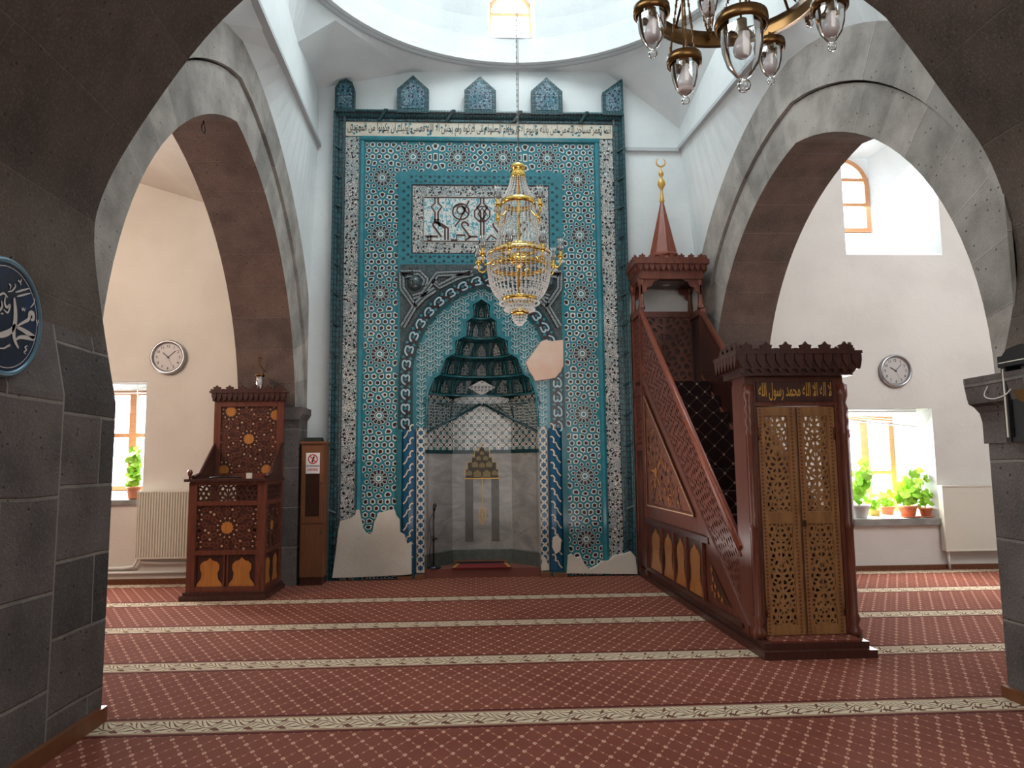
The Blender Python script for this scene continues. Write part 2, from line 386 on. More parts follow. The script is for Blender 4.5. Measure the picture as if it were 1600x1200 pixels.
def mk_glass(name,tint=(1,1,1),mixv=.08,rough=.0):
    m=bpy.data.materials.new(name); m.use_nodes=True; nt=m.node_tree; nt.nodes.clear()
    o=nt.nodes.new('ShaderNodeOutputMaterial'); a=nt.nodes.new('ShaderNodeBsdfTransparent'); b=nt.nodes.new('ShaderNodeBsdfGlossy'); x=nt.nodes.new('ShaderNodeMixShader')
    a.inputs[0].default_value=(*tint,1); b.inputs['Roughness'].default_value=rough+.03
    f=nt.nodes.new('ShaderNodeFresnel'); f.inputs[0].default_value=1.45
    mm=nt.nodes.new('ShaderNodeMath'); mm.operation='ADD'; mm.use_clamp=True; nt.links.new(f.outputs[0],mm.inputs[0]); mm.inputs[1].default_value=mixv
    nt.links.new(mm.outputs[0],x.inputs[0]); nt.links.new(a.outputs[0],x.inputs[1]); nt.links.new(b.outputs[0],x.inputs[2]); nt.links.new(x.outputs[0],o.inputs[0]); return m
PANE=mk_glass('window_glass'); LAMPG=mk_glass('lamp_glass',(.93,.95,.96),.10); CRYS=plain('crystal',(.82,.82,.80),.06,0,.22,60,spec=1.0)
SHADE=mk_glass('tulip_glass',(.9,.93,.94),.22)
BULB=plain('frosted_bulb',(.62,.55,.55),.18,0,.03)
LEAF=Mt('plant_leaf',.5,.3); _n=LEAF.noise(12); LEAF.col(LEAF.mix(_n,(.22,.50,.03),(.40,.70,.08)))
LEAF.b.inputs['Transmission Weight'].default_value=0; LEAF.b.inputs['Subsurface Weight'].default_value=0; LEAF=LEAF.m
TERRA=plain('terracotta',(.55,.20,.10),.7,0,.2); POTW=plain('white_pot',(.62,.58,.56),.5,0,.05)
REDRUG=plain('crimson_rug',(.16,.008,.010),.95,0,.2,40)
SCREEN=plain('dark_glass_door',(.035,.014,.008),.12,0,.2)
NAVY=Mt('navy_disc_face',.25,.6); _n=NAVY.noise(2.0); NAVY.col(NAVY.mix(_n.sm(.35,.65),(.008,.018,.035),(.012,.03,.10))); NAVY=NAVY.m
STEELB=plain('blue_steel_rim',(.10,.20,.27),.35,.3,.1)
DIAL=plain('clock_dial',(.50,.47,.46),.4,0,.02); INK=plain('black_ink',(.015,.015,.015),.5); REDI=plain('red_ink',(.42,.01,.015),.5)
SIGNW=plain('sign_white',(.68,.66,.66),.4,0,.02)
# ---------------------------------------------------------------- setting
YW=10.1; MC=.095                     # qibla wall plane, mihrab centre
mb=MB(); mb.poly([(-8.6,-3,0),(8.8,-3,0),(8.8,10.1,0),(-8.6,10.1,0)]); fl=mb.build('floor',CARPET,kind='structure')
def holed(mb,x0,x1,z0,z1,holes,Y,m=0):
    xs=sorted({x0,x1,*[h[0] for h in holes],*[h[1] for h in holes]}); zs=sorted({z0,z1,*[h[2] for h in holes],*[h[3] for h in holes]})
    xs=[x for x in xs if x0<=x<=x1]; zs=[z for z in zs if z0<=z<=z1]
    for a,b in zip(xs,xs[1:]):
        for c,d in zip(zs,zs[1:]):
            if any(h[0]<=(a+b)/2<=h[1] and h[2]<=(c+d)/2<=h[3] for h in holes): continue
            mb.poly([(a,Y,c),(b,Y,c),(b,Y,d),(a,Y,d)],m)
WL=(-5.55,-4.42,1.05,2.67); WR=(5.25,6.46,.69,2.22); WU=(5.36,6.79,4.45,6.5)
mb=MB(); holed(mb,-2.36,3.2,0,7.3,[(MC-.78,MC+.78,.1,3.8)],YW); mb.build('wall_back',WHITE,kind='structure')
mb=MB(); holed(mb,-8.6,-2.36,0,6.2,[WL],YW); mb.build('wall_back_left',WARM,kind='structure')
mb=MB(); holed(mb,3.2,8.8,0,7.3,[WR,WU],YW); mb.build('wall_back_right',WARM2,kind='structure')
mb=MB(); mb.box((-8.75,-3,0),(-8.6,10.1,6.2)); mb.build('wall_left',WARM,kind='structure')
mb=MB(); mb.box((8.8,-3,0),(8.95,10.1,7)); mb.build('wall_right',WHITE,kind='structure')
mb=MB(); mb.box((-8.6,-3.15,0),(8.8,-3,7)); mb.build('wall_front',WARM,kind='structure')
# baseboards
for nm,a,b in (('baseboard_back_left',-8.6,-3.2),('baseboard_back_right',3.6,8.8)):
    mb=MB(); mb.box((a,YW-.02,0),(b,YW,.055)); mb.build(nm,WOOD_B,kind='structure')
# ceilings of the side bays and of the bay the viewer stands in
mb=MB(); pr=[(-3.19,5.06),(-3.75,5.16),(-4.6,5.42),(-5.7,5.75),(-6.8,5.4),(-7.7,5.05),(-8.6,4.8)]
for a,b in zip(pr,pr[1:]): mb.poly([(a[0],-3,a[1]),(b[0],-3,b[1]),(b[0],10.1,b[1]),(a[0],10.1,a[1])],smooth=True)
mb.build('ceiling_left',WARM,kind='structure')
mb=MB(); mb.poly([(3.9,-3,6.9),(8.8,-3,6.9),(8.8,10.1,6.9),(3.9,10.1,6.9)]); mb.build('ceiling_right',WHITE,kind='structure')
mb=MB(); mb.poly([(-3.1,-3,6.3),(4.2,-3,6.3),(4.2,3.3,6.3),(-3.1,3.3,6.3)]); mb.build('ceiling_front',WARM,kind='structure')
# ---- side arches
def offs(P,w):
    out=[]; n=len(P)
    for i in range(n):
        a,b=P[max(i-1,0)],P[min(i+1,n-1)]; dx,dz=b[0]-a[0],b[1]-a[1]; l=math.hypot(dx,dz); out.append((P[i][0]-dz/l*w,P[i][1]+dx/l*w))
    return out
def side_arch(name,label,Xf,sg,yc,a,zs,h,w1,w2,t,ztop,wname,XT):
    AP=arch(yc,a,zs,h,22); n=len(AP)
    P=[(yc-a,0),(yc-a,zs*.5)]+AP+[(yc+a,zs*.5),(yc+a,0)]
    cl=lambda Q:[(min(max(y,4.69),YW-.002),z) for y,z in Q]
    Q1=cl(offs(P,w1)); Q1b=cl(offs(P,w1+.022)); Q2=cl(offs(P,w1+w2))
    L=[0]
    for p,q in zip(P,P[1:]): L.append(L[-1]+math.dist(p,q))
    t3=lambda p,o=0:(Xf(p[0])+sg*o,p[0],p[1])
    root=thing(name,label,'arch',(Xf(yc),yc,0))
    def strip(A,B,oa,ob,m,v0,v1,mat):
        mb=MB()
        for i in range(len(A)-1):
            mb.poly([t3(A[i],oa),t3(A[i+1],oa),t3(B[i+1],ob),t3(B[i],ob)],0,[(L[i],v0),(L[i+1],v0),(L[i+1],v1),(L[i],v1)])
        return mb
    a1=strip(P,Q1,.035,.035,0,.1,.1+w1,0); 
    for i in range(len(P)-1): a1.poly([t3(Q1[i],.035),t3(Q1[i+1],.035),t3(Q1[i+1],.10),t3(Q1[i],.10)],0,[(L[i],1),(L[i+1],1),(L[i+1],1.1),(L[i],1.1)])
    a1.build('inner_ring',STONE_L,root)
    g=strip(Q1,Q1b,.10,.10,0,0,1,0); g.build('groove',GROOVE_SHADE,root)
    a2=strip(Q1b,Q2,0,0,0,.1,.1+w2,0)
    for i in range(len(P)-1): a2.poly([t3(Q1b[i],0),t3(Q1b[i+1],0),t3(Q1b[i+1],.10),t3(Q1b[i],.10)],0,[(L[i],1),(L[i+1],1),(L[i+1],1.1),(L[i],1.1)])
    a2.build('outer_ring',STONE_L,root)
    s=MB()
    for i in range(len(P)-1):
        s.poly([t3(P[i],.035),t3(P[i+1],.035),t3(P[i+1],t),t3(P[i],t)],0,[(.1,L[i]),(.1,L[i+1]),(.1+t,L[i+1]),(.1+t,L[i])])
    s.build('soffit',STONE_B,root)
    bk=strip(P,Q2,t,t,0,.1,1,0); bk.build('rear_ring',STONE_L,root)
    w=MB()
    for i in range(2,len(P)-3):
        A,B=Q2[i],Q2[i+1]
        if abs(B[0]-A[0])<1e-4: continue
        w.poly([t3(A),t3(B),(XT(B[0]),B[0],6.01),(XT(A[0]),A[0],6.01)]); w.poly([t3(A,t),t3(B,t),(Xf(B[0])+sg*t,B[0],ztop),(Xf(A[0])+sg*t,A[0],ztop)])
    if 0: 
        for o in (0,t): w.poly([(Xf(4.45)+sg*o,4.45,0),(Xf(Q2[2][0])+sg*o,Q2[2][0],0),(Xf(Q2[2][0])+sg*o,Q2[2][0],ztop),(Xf(4.45)+sg*o,4.45,ztop)])
    w.build(wname,WHITE,kind='structure')
    return root
XLf=lambda y:-2.46+(y-4.7)*.033
XRf=lambda y:3.62-(y-4.7)*.085
XU=lambda y:3.42-(y-4.7)*.08
XUL=lambda y:-2.08-(y-4.7)*.022
side_arch('stone_arch','grey stone pointed arch rising behind the wooden lectern box on the left',XLf,-1,7.30,2.36,2.0,3.0,.45,.42,.76,6.02,'wall_left_inner',XUL)
side_arch('stone_arch','grey stone pointed arch on the right, beside the wooden stair pulpit',XRf,1,7.36,2.42,2.05,2.82,.43,.50,.76,6.02,'wall_right_inner',XU)
# upper walls, mouldings
mb=MB(); mb.xy([(XUL(4.7),4.7),(XUL(10.1),10.1),(-3.2,10.1),(-3.2,4.7)],6.0,7.3); mb.build('wall_left_upper',WHITE,kind='structure')
mb=MB(); mb.xy([(XU(4.7),4.7),(XU(10.1),10.1),(4.3,10.1),(4.3,4.7)],6.0,7.3); mb.build('wall_right_upper',WHITE,kind='structure')
mb=MB(); mb.xy([(XUL(4.7)+.05,4.7),(XUL(10.1)+.05,10.1),(XUL(10.1)-.1,10.1),(XUL(4.7)-.1,4.7)],5.985,6.035); mb.build('trim_1',mk_plaster('moulding_plaster',(.50,.52,.53),(.45,.47,.48)),kind='structure'); MOLD=bpy.data.materials['moulding_plaster']
mb=MB(); mb.xy([(XU(4.7)-.05,4.7),(XU(10.1)-.05,10.1),(XU(10.1)+.1,10.1),(XU(4.7)+.1,4.7)],5.985,6.035); mb.build('trim_2',MOLD,kind='structure')
mb=MB(); mb.box((2.19,YW-.05,5.96),(2.95,YW,6.01)); mb.build('trim_3',MOLD,kind='structure')
mb=MB()
for i in range(0):
    y0,y1=4.7+5.4*i/12,4.7+5.4*(i+1)/12; mb.poly([(XU(y0),y0,6.0),(XU(y1),y1,6.0),(XRf(y1)-.001,y1,5.86),(XRf(y0)-.001,y0,5.86)]); mb.poly([(XUL(y0),y0,6.0),(XUL(y1),y1,6.0),(XLf(y1)+.001,y1,5.90),(XLf(y0)+.001,y0,5.90)])

# ---- dome on its ring, corner kites
DX,DY,DR,DZ=.55,7.32,2.72,7.2
def ringp(a,r=DR,z=DZ): return (DX+r*math.cos(a),DY+r*math.sin(a),z)
XA,XB,YN=-2.30,2.99,4.7
mb=MB(); N=96; zt=7.27
Ttop={0:(2.68,9.05),1:(-1.74,8.86),2:(-1.72,5.5),3:(2.62,5.4)}
bd=[]
YW0=YW; YW=YW+.02
def corner(k,cx,cy,Lp,Rp,zb):
    T=(*Ttop[k],7.17 if k==0 else 7.11); B=(cx,cy,zb); W=(cx,cy,7.27)
    mb.poly([Lp,B,T]); mb.poly([B,Rp,T]) if k in(0,2) else mb.poly([B,Rp,T])
    return T
c0=((1.9,YW,7.18),(XU(8.7)+.01,8.7,6.75)); c1=((XUL(8.7)-.01,8.7,6.70),(-.90,YW,7.12))
T0=corner(0,XU(10.1)+.01,YW,c0[0],c0[1],6.30); T1=corner(1,XUL(10.1)-.01,YW,c1[0],c1[1],6.85)
T2=corner(2,-2.09,4.705,(-2.12,6.0,7.2),(-1.2,4.705,7.2),6.6); T3=corner(3,3.43,4.705,(2.1,4.705,7.2),(3.35,5.7,7.2),6.6)
bp=[c0[1],T0,c0[0],c1[1],T1,c1[0],(-2.12,6.0,7.2),T2,(-1.2,4.705,7.2),(2.1,4.705,7.2),T3,(3.35,5.7,7.2)]
dense=[]
for i in range(len(bp)):
    a,b=bp[i],bp[(i+1)%len(bp)]
    for k in range(12): t=k/12; dense.append(tuple(p+(q-p)*t for p,q in zip(a,b)))
dense.sort(key=lambda p:math.atan2(p[1]-DY,p[0]-DX))
for i in range(len(dense)):
    a,b=dense[i],dense[(i+1)%len(dense)]; ra=ringp(math.atan2(a[1]-DY,a[0]-DX)); rb=ringp(math.atan2(b[1]-DY,b[0]-DX))
    mb.poly([a,b,rb,ra])
# dome shell with a window opening toward the far side
rows=14; aw=math.atan2(9.9-DY,.47-DX)
def dp(a,j,r=DR-.1):
    e=(PI/2)*j/rows; return (DX+r*math.cos(e)*math.cos(a),DY+r*math.cos(e)*math.sin(a),DZ+.1+2.3*math.sin(e))
holes=[]
for i in range(N):
    a0,a1=2*PI*i/N,2*PI*(i+1)/N
    mb.poly([ringp(a0),ringp(a1),ringp(a1,DR-.1),ringp(a0,DR-.1)]); mb.poly([ringp(a0,DR-.1),ringp(a1,DR-.1),dp(a1,0),dp(a0,0)])
    for j in range(rows):
        am=(a0+a1)/2
        if j in(1,2,3,4) and abs((am-aw+PI)%(2*PI)-PI)<2*PI/N*2.02: continue
        mb.poly([dp(a0,j),dp(a1,j),dp(a1,j+1),dp(a0,j+1)],smooth=True)
YW=YW0; mb.build('ceiling',WHITE,kind='structure')
mb=MB(); mb.tube([ringp(2*PI*i/N,DR+.0,DZ-.01) for i in range(N)],.035,6,closed=True); mb.build('trim_4',MOLD,kind='structure')
# ---- transverse arch with its two piers
low=[(-2.24,0),(-2.24,1.9),(-2.34,2.4),(-2.42,2.9),(-2.40,3.2),(-2.23,3.6),(-1.86,4.21),(-1.51,4.63),(-1.0,5.08),(-.3,5.5),(.6,5.85),(1.5,5.5),(2.15,5.12),(2.78,4.66),(2.97,4.45),(3.3,3.95),(3.52,3.6),(3.64,3.2),(3.66,2.7),(3.5,2.08)]
cur=cat([p for p in low[1:]],5)
mb=MB(); Y0,Y1=3.2,4.7; L=0; base=[(-2.24,0)]+cur
for a,b in zip(base,base[1:]):
    l=math.dist(a,b); m=0 if (a[1]+b[1])/2<2.3 and a[0]<0 else 1
    def q(ya,yb,m,o): mb.poly([(a[0],ya,a[1]),(a[0],yb,a[1]),(b[0],yb,b[1]),(b[0],ya,b[1])],m,[(ya+.03,L+o),(yb+.03,L+o),(yb+.03,L+l+o),(ya+.03,L+l+o)],smooth=m==1)
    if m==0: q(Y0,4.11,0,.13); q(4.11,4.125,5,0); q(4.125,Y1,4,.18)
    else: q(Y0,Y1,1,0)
    L+=l
for a,b in zip(cur,cur[1:]):
    if abs(b[0]-a[0])<1e-5 or min(a[1],b[1])<3.55: continue
    for Y in (Y0,Y1): mb.poly([(a[0],Y,a[1]),(b[0],Y,b[1]),(b[0],Y,7.2),(a[0],Y,7.2)],2 if Y==Y0 else 3)
tag(mb.build('stone_arch',[STONE,STONE_D,WARM,WHITE,STONE_S,plain('mortar',(.22,.20,.18),.95)]),'massive dark stone arch overhead crossing the foreground','arch')
tr=thing('stone_pier','broad dark pier of grey stone blocks in the left foreground carrying the round plaque','pier',(-2.7,3.95,0))
mb=MB(); mb.box((-3.2,3.2,0),(-2.26,4.69,1.85)); mb.box((-3.2,3.2,1.85),(-2.7,4.69,7.2)); mb.build('shaft',STONE,tr)
mb=MB(); mb.box((-2.24,3.2,0),(-2.205,4.7,.09)); mb.build('skirting',WOOD_B,tr)
tr=thing('stone_pier','dark stone block pier at the right edge with a moulded cap','pier',(3.8,3.95,0))
mb=MB(); mb.box((3.37,3.2,0),(4.2,4.69,1.74)); mb.box((3.9,3.2,2.05),(4.2,4.69,7.2)); mb.build('shaft',STONE,tr)
mb=MB(); pf=[(3.36,1.6),(3.36,1.74),(3.345,1.80),(3.31,1.84),(3.275,1.86),(3.265,1.90),(3.25,2.0),(3.25,2.03),(4.2,2.06),(4.2,1.6)]
mb.xz(pf,3.2,4.72); mb.build('capital',STONE,tr)
mb=MB(); mb.box((3.33,3.2,0),(3.365,4.7,.07)); mb.build('skirting',WOOD_B,tr)
# impost block at the far foot of the left arch
mb=MB(); mb.box((-2.6,9.64,0),(-2.27,10.09,2.15)); mb.xz([(-2.62,2.1),(-2.27,2.1),(-2.22,2.18),(-2.22,2.26),(-2.62,2.26)],9.60,10.09)
tag(mb.build('stone_pilaster',STONE),'dark stone pilaster with a simple cap standing behind the wooden lectern box','pilaster')
# ---- windows
def window(n,hole,yb,inner,fr,bars,arch_top=False,sill=None,mat=WHITE):
    x0,x1,z0,z1=hole; a0,a1,b0,b1=inner
    root=bpy.data.objects.new('window_%d'%n,None); COL.objects.link(root); root.location=((x0+x1)/2,YW,z0); root['_o']=tuple(root.location); root['kind']='structure'
    mb=MB(); A=[(x0,YW,z0),(x1,YW,z0),(x1,YW,z1),(x0,YW,z1)]; B=[(a0,yb,b0),(a1,yb,b0),(a1,yb,b1),(a0,yb,b1)]
    for i in range(4): j=(i+1)%4; mb.poly([A[i],A[j],B[j],B[i]])
    mb.build('window_reveal',mat,root)
    mb=MB(); w=fr
    if not arch_top:
        mb.box((a0,yb-.03,b0),(a0+w,yb+.04,b1)); mb.box((a1-w,yb-.03,b0),(a1,yb+.04,b1)); mb.box((a0,yb-.03,b0),(a1,yb+.04,b0+w)); mb.box((a0,yb-.03,b1-w),(a1,yb+.04,b1))
    else:
        c=(a0+a1)/2; r=(a1-a0)/2; zs=b1-r
        o=[(a0,b0)]+[(c-r*math.cos(PI*k/16),zs+r*math.sin(PI*k/16)) for k in range(17)]+[(a1,b0)]; i_=[(a0+w,b0+w)]+[(c-(r-w)*math.cos(PI*k/16),zs+(r-w)*math.sin(PI*k/16)) for k in range(17)]+[(a1-w,b0+w)]
        for k in range(len(o)):
            q=(k+1)%len(o); mb.prism([(o[k][0],yb-.03,o[k][1]),(o[q][0],yb-.03,o[q][1]),(i_[q][0],yb-.03,i_[q][1]),(i_[k][0],yb-.03,i_[k][1])],(0,.07,0))
        wm=MB()
        for k in range(16):
            p,q=o[k+1],o[k+2]; wm.poly([(p[0],yb-.001,p[1]),(q[0],yb-.001,q[1]),(q[0],yb-.001,b1+.01),(p[0],yb-.001,b1+.01)])
        wm.build('window_head_wall',mat,root)
    for k,p,ww in bars:
        if k=='v': mb.box((p-ww/2,yb-.035,b0+.01),(p+ww/2,yb+.03,b1-.01))
        else: mb.box((a0+.01,yb-.03,p-ww/2),(a1-.01,yb+.03,p+ww/2))
    mb.build('window_frame',WOOD_W,root)
    mb=MB(); mb.poly([(a0,yb,b0),(a1,yb,b0),(a1,yb,b1),(a0,yb,b1)]); mb.build('window_glass',PANE,root)
    if sill:
        mb=MB(); mb.box(*sill[0]); mb.build('window_sill',sill[1],root)
    return root
window(1,WL,10.45,(-5.55,-4.5,1.2,2.56),.055,[('v',-4.72,.10),('h',1.95,.05)],sill=(((-5.6,10.06,1.02),(-4.38,10.45,1.08)),MARBLE))
window(2,WR,10.62,(5.3,6.16,.76,2.14),.06,[('v',5.72,.11),('h',1.32,.05)],sill=(((5.22,10.04,.60),(6.5,10.62,.69)),MARBLE))
window(3,WU,10.85,(5.25,6.17,5.02,6.22),.07,[('v',5.71,.06),('h',5.46,.05),('h',5.86,.05)],True)
# dome window set into the opening
root=bpy.data.objects.new('window_4',None); COL.objects.link(root); wc=(.47,9.75,7.5); root.location=wc; root['_o']=wc; root['kind']='structure'
i0=round(aw/(2*PI)*N); aL,aR=2*PI*(i0+2)/N,2*PI*(i0-2)/N
mb=MB(); c4=[dp(aL,1),dp(aR,1),dp(aR,5),dp(aL,5)]; back=[(p[0]*1+0,p[1],p[2]) for p in c4]
yb=10.35; back=[(c4[0][0],yb,c4[0][2]),(c4[1][0],yb,c4[1][2]),(c4[2][0],yb,c4[2][2]),(c4[3][0],yb,c4[3][2])]
for i in range(4): j=(i+1)%4; mb.poly([c4[i],c4[j],back[j],back[i]])
mb.build('window_reveal',WHITE,root)
mb=MB(); x0,x1=back[0][0],back[1][0]; z0,z1=back[0][2],back[2][2]; c=(x0+x1)/2; r=(x1-x0)/2
mb.tube([(x0+.03,yb-.03,z0)]+[(c-(r-.03)*math.cos(PI*k/12),yb-.03,z0+.62+(r-.03)*math.sin(PI*k/12)) for k in range(13)]+[(x1-.03,yb-.03,z0)],.035,6)
mb.box((x0,yb-.05,z0+.58),(x1,yb-.01,z0+.63)); mb.box((x0,yb-.05,z0),(x1,yb-.01,z0+.05)); mb.build('window_frame',WOOD_W,root)
mb=MB(); mb.poly(back); mb.build('window_glass',PANE,root)
# ---------------------------------------------------------------- tiled prayer niche
YF=10.05
MI=thing('tiled_prayer_niche','tall turquoise, black and white tiled prayer niche with pointed battlements on the white back wall','prayer niche',(MC,YF,0))
def T(u,z,h=0): return (MC+u,YF-h,z)
OUT=[(0,3.79),(.13,3.70),(.125,3.53),(.22,3.47),(.22,3.27),(.37,3.20),(.375,3.03),(.50,2.96),(.585,2.73),(.67,2.68),(.745,2.45),(.77,2.0),(.775,.0)]
def mir(p): return [(-a,b) for a,b in p]
mb=MB()
for s in (-1,1):
    for (a,b),(c,d) in zip(OUT,OUT[1:]):
        mb.poly([T(s*a,b),T(s*c,d),T(s*2.05,d),T(s*2.05,b)]); mb.poly([T(s*a,b),T(s*c,d),T(s*c,d,-.12),T(s*a,b,-.12)])
    mb.box(T(s*2.05,0,-.001),T(s*2.04,6.45,-.05))
mb.box(T(-2.05,3.79),T(2.05,6.42,-.049))
mb.build('body',TEAL,MI)
mb=MB()
mb.box(T(-.95,0,-.62),T(.95,4.0,-.66)); mb.box(T(-.95,0,-.05),T(-.9,4.0,-.66)); mb.box(T(.95,0,-.05),T(.9,4.0,-.66)); mb.box(T(-.95,3.95,-.05),T(.95,4.0,-.66)); mb.build('niche_light_block',MARBLE_D,MI)  # unseen box added behind the niche to keep sky light out
# rosette field -------------------------------------------------
rc=[(s*1.395,.48+.845*k) for k in range(7) for s in (-1,1) if .48+.845*k<5.3]+[(s*1.38,5.52) for s in(-1,1)]+[(-.95,5.83),(-.32,5.83),(.32,5.83),(.95,5.83)]
def in_field(u,z,m=0): return abs(u)<1.62+m and z<6.05+m and not (abs(u)<1.155-m and z<5.61-m)
seeds=[];kind=[]
for c in rc:
    seeds.append(c);kind.append(0)
    for r,n,o,k in ((.088,12,0,1),(.165,12,.5,2),(.232,12,0,3)):
        for i in range(n):
            a=2*PI*(i+o)/n; p=(c[0]+r*math.cos(a),c[1]+r*math.sin(a))
            if all(math.dist(p,q)>.17 for q in rc if q is not c): seeds.append(p);kind.append(k)
j=0; z=.0
while z<6.15:
    for i in range(-18,19):
        u=(i+.5*(j%2))*.098
        if in_field(u,z,.24) and all(math.dist((u,z),q)>.285 for q in rc): seeds.append((u,z));kind.append(4)
    z+=.0845; j+=1
cells=voronoi(seeds,(-1.62,0,1.62,6.05),.2)
mb=MB()
for i,c,poly in cells:
    if not in_field(*c): continue
    k=kind[i]
    lay={0:((.9,1),(.5,0)),1:((.82,1),(.64,2)),2:((.6,1),(.42,2)),3:((.70,1),(.46,2)),4:((.71,1),(.49,2))}[k]
    for q,(sc_,m) in enumerate(lay):
        pp=shrink(poly,sc_) if q else shrink(poly,sc_)
        if q and k!=0: pp=[((a[0]+b[0])/2,(a[1]+b[1])/2) for a,b in zip(pp,pp[1:]+pp[:1])] if k==4 and i%2 else pp
        mb.poly([T(a,b,.004+.003*q) for a,b in pp],m)
mb.build('rosette_field',[TEAL,TWHITE,TBLACK],MI)
# mouldings, bands ---------------------------------------------
mb=MB()
for s in(-1,1):
    mb.prism([T(s*1.62,0),T(s*1.635,0,.035),T(s*1.67,0,.045),T(s*1.70,0,.03),T(s*1.70,0)],(0,0,6.05))
    mb.box(T(s*1.12,0,.02),T(s*1.155,5.6))
mb.prism([T(-1.70,6.05),T(-1.70,6.06,.035),T(-1.70,6.09,.045),T(-1.70,6.12,.03),T(-1.70,6.12)],(3.40,0,0))
mb.box(T(-1.155,5.575,.02),T(1.155,5.61))
mb.build('turquoise_moulding',TEAL,MI)
for s in(-1,1): mb=MB(); mb.box(T(s*1.70,0,.012),T(s*1.895,6.11)); mb.build('tracery_band',ARAB,MI)
mb=MB(); mb.box(T(-1.895,6.125,.012),T(1.895,6.335)); ib=mb.build('inscription_band',[TCREAM],MI)
mb=MB(); s1=shape_ar('انما يعمر مساجد الله من امن بالله واليوم الاخر واقام الصلوة واتى الزكوة ولم يخش الا الله فعسى اولئك ان يكونوا من المهتدين'.replace('ئ','ي'))
put_text(mb,text_mesh(s1,3.74,.185,2,.004),lambda x,y,h:T(x-1.87,y+6.137,h),.016,0)
rr=random.Random(3)
for i in range(60): 
    x,z=rr.uniform(-1.86,1.86),rr.uniform(6.15,6.31); mb.poly([T(a,b,.0135) for a,b in star(x,z,.024,.012,4,rr.random()*3)],1)
mb.build('lettering',[INK,TEAL],ib)
# outer border, sloping forward at the outside
mb=MB()
for s in(-1,1):
    mb.prism([T(s*1.895,0),T(s*1.90,0,.03),T(s*1.925,0,.035),T(s*1.93,0,.015),T(s*1.98,0,.02),T(s*2.03,0,.075),T(s*2.06,0,.08),T(s*2.06,0)],(0,0,6.47))
    for k in range(14):
        z=.45+k*.42; mb.prism([T(s*1.95,z,.045),T(s*2.055,z+.05,.088),T(s*2.055,z+.075,.088),T(s*1.95,z+.022,.045)],(0,.04,0),1)
mb.prism([T(-2.0,6.335),T(-2.0,6.34,.03),T(-2.0,6.37,.03),T(-2.0,6.38,.015),T(-2.0,6.42,.04),T(-2.0,6.465,.08),T(-2.0,6.49,.075),T(-2.0,6.49)],(4.0,0,0))
for x in(-1.45,-.5,.45,1.4): mb.prism([T(x,6.34,.05),T(x+.04,6.34,.05),T(x+.15,6.49,.10),T(x+.10,6.49,.10)],(0,.05,0),1)
mb.build('braided_border',[BRAID,TEAL_D],MI)
for u in(-1.885,-.95,0,.95,1.93):
    if u<-1.8: o=[(-2.04,6.44),(-2.04,6.80),(-1.98,6.90),(-1.89,6.93),(-1.80,6.88),(-1.765,6.78),(-1.765,6.44)]
    elif u>1.8: o=[(1.75,6.44),(1.75,6.78),(2.03,6.99),(2.05,6.98),(2.05,6.44)]
    else: o=[(u-.225,6.44),(u-.225,6.79),(u,7.0),(u+.225,6.79),(u+.225,6.44)]
    cu,cz=sum(p[0] for p in o)/len(o),6.7
    mb=MB(); mb.prism([T(a,b,.09) for a,b in o],(0,.1,0),0); bt=mb.build('merlon',[BRAID],MI)
    i_=[(cu+(a-cu)*.72,cz+(b-cz)*.76) for a,b in o]; mb=MB(); mb.prism([T(a,b,.097) for a,b in i_],(0,.02,0)); mb.build('merlon_panel',MERL,bt)
def mk_leafy():
    t=Mt('pale_leaf_ground',.25,.5); a=t.noise(22,detail=1,dist=1.5); b=t.vor(17,rnd=.9)
    t.col(t.mix((a.gt(.53))*(b.gt(.2)),(.62,.62,.58),(.07,.30,.37))); return t.m
# calligraphy panel ------------------------------------------------
mb=MB()
x1,z0,z1,w=1.12,4.27,5.575,.15
for a,b in ((T(-x1,z0,.02),T(x1,z0+w)),(T(-x1,z1-w,.02),T(x1,z1)),(T(-x1,z0,.02),T(-x1+w,z1)),(T(x1-w,z0,.02),T(x1,z1))): mb.box(a,b)
fr=mb.build('turquoise_frame',TEAL,MI)
mb=MB()
def dot(u,z,r=.024,n=6): mb.poly([T(u+r*math.cos(2*PI*k/n),z+r*math.sin(2*PI*k/n),.0225) for k in range(n)])
for i in range(31):
    u=-.968+i*.0645
    for z in(z0+.045,z1-.045-.06): dot(u,z+(.0 if i%2 else .06)); mb.box(T(u-.018,z+(.068 if i%2 else -.022),.0225),T(u+.018,z+(.078 if i%2 else -.012),.021))
for i in range(19):
    z=z0+.08+i*.0605
    for u in(-x1+.045,x1-.105): dot(u+(.06 if i%2 else 0),z)
mb.build('dotted_inlay',TEAL_D,fr)
mb=MB(); mb.box(T(-.965,4.425,.012),T(.965,5.42)); mb.box(T(-.975,5.405,.016),T(.975,5.425),1); mb.box(T(-.975,4.42,.016),T(.975,4.436),1); mb.box(T(-.975,4.42,.016),T(-.955,5.42),1); mb.box(T(.955,4.42,.016),T(.975,5.42),1)
cp=mb.build('calligraphy_panel',[ARAB,TBLACK],MI)
mb=MB(); mb.box(T(-.80,4.60,.014),T(.80,5.235)); mb.build('leafy_ground',mk_leafy(),cp)
mb=MB(); t3=lambda u,z,h:T(u,z,h)
def K(p,w=.021,cl=False,d=0):
    w*=1.5
    mb.ribbon(p,w+.016,t3,.0165+d,1,cl); mb.ribbon(p,w,t3,.0175+d,0,cl)
K([(-.8,4.6),(.8,4.6),(.8,5.235),(-.8,5.235)],.014,True)
for u0 in (-.62,.02,.66):                       # tall split shafts with knots
    for s in(-1,1):
        K([(u0+s*.022,5.23),(u0+s*.022,5.15),(u0+s*.075,5.10),(u0+s*.022,5.02),(u0+s*.022,4.90)],.017)
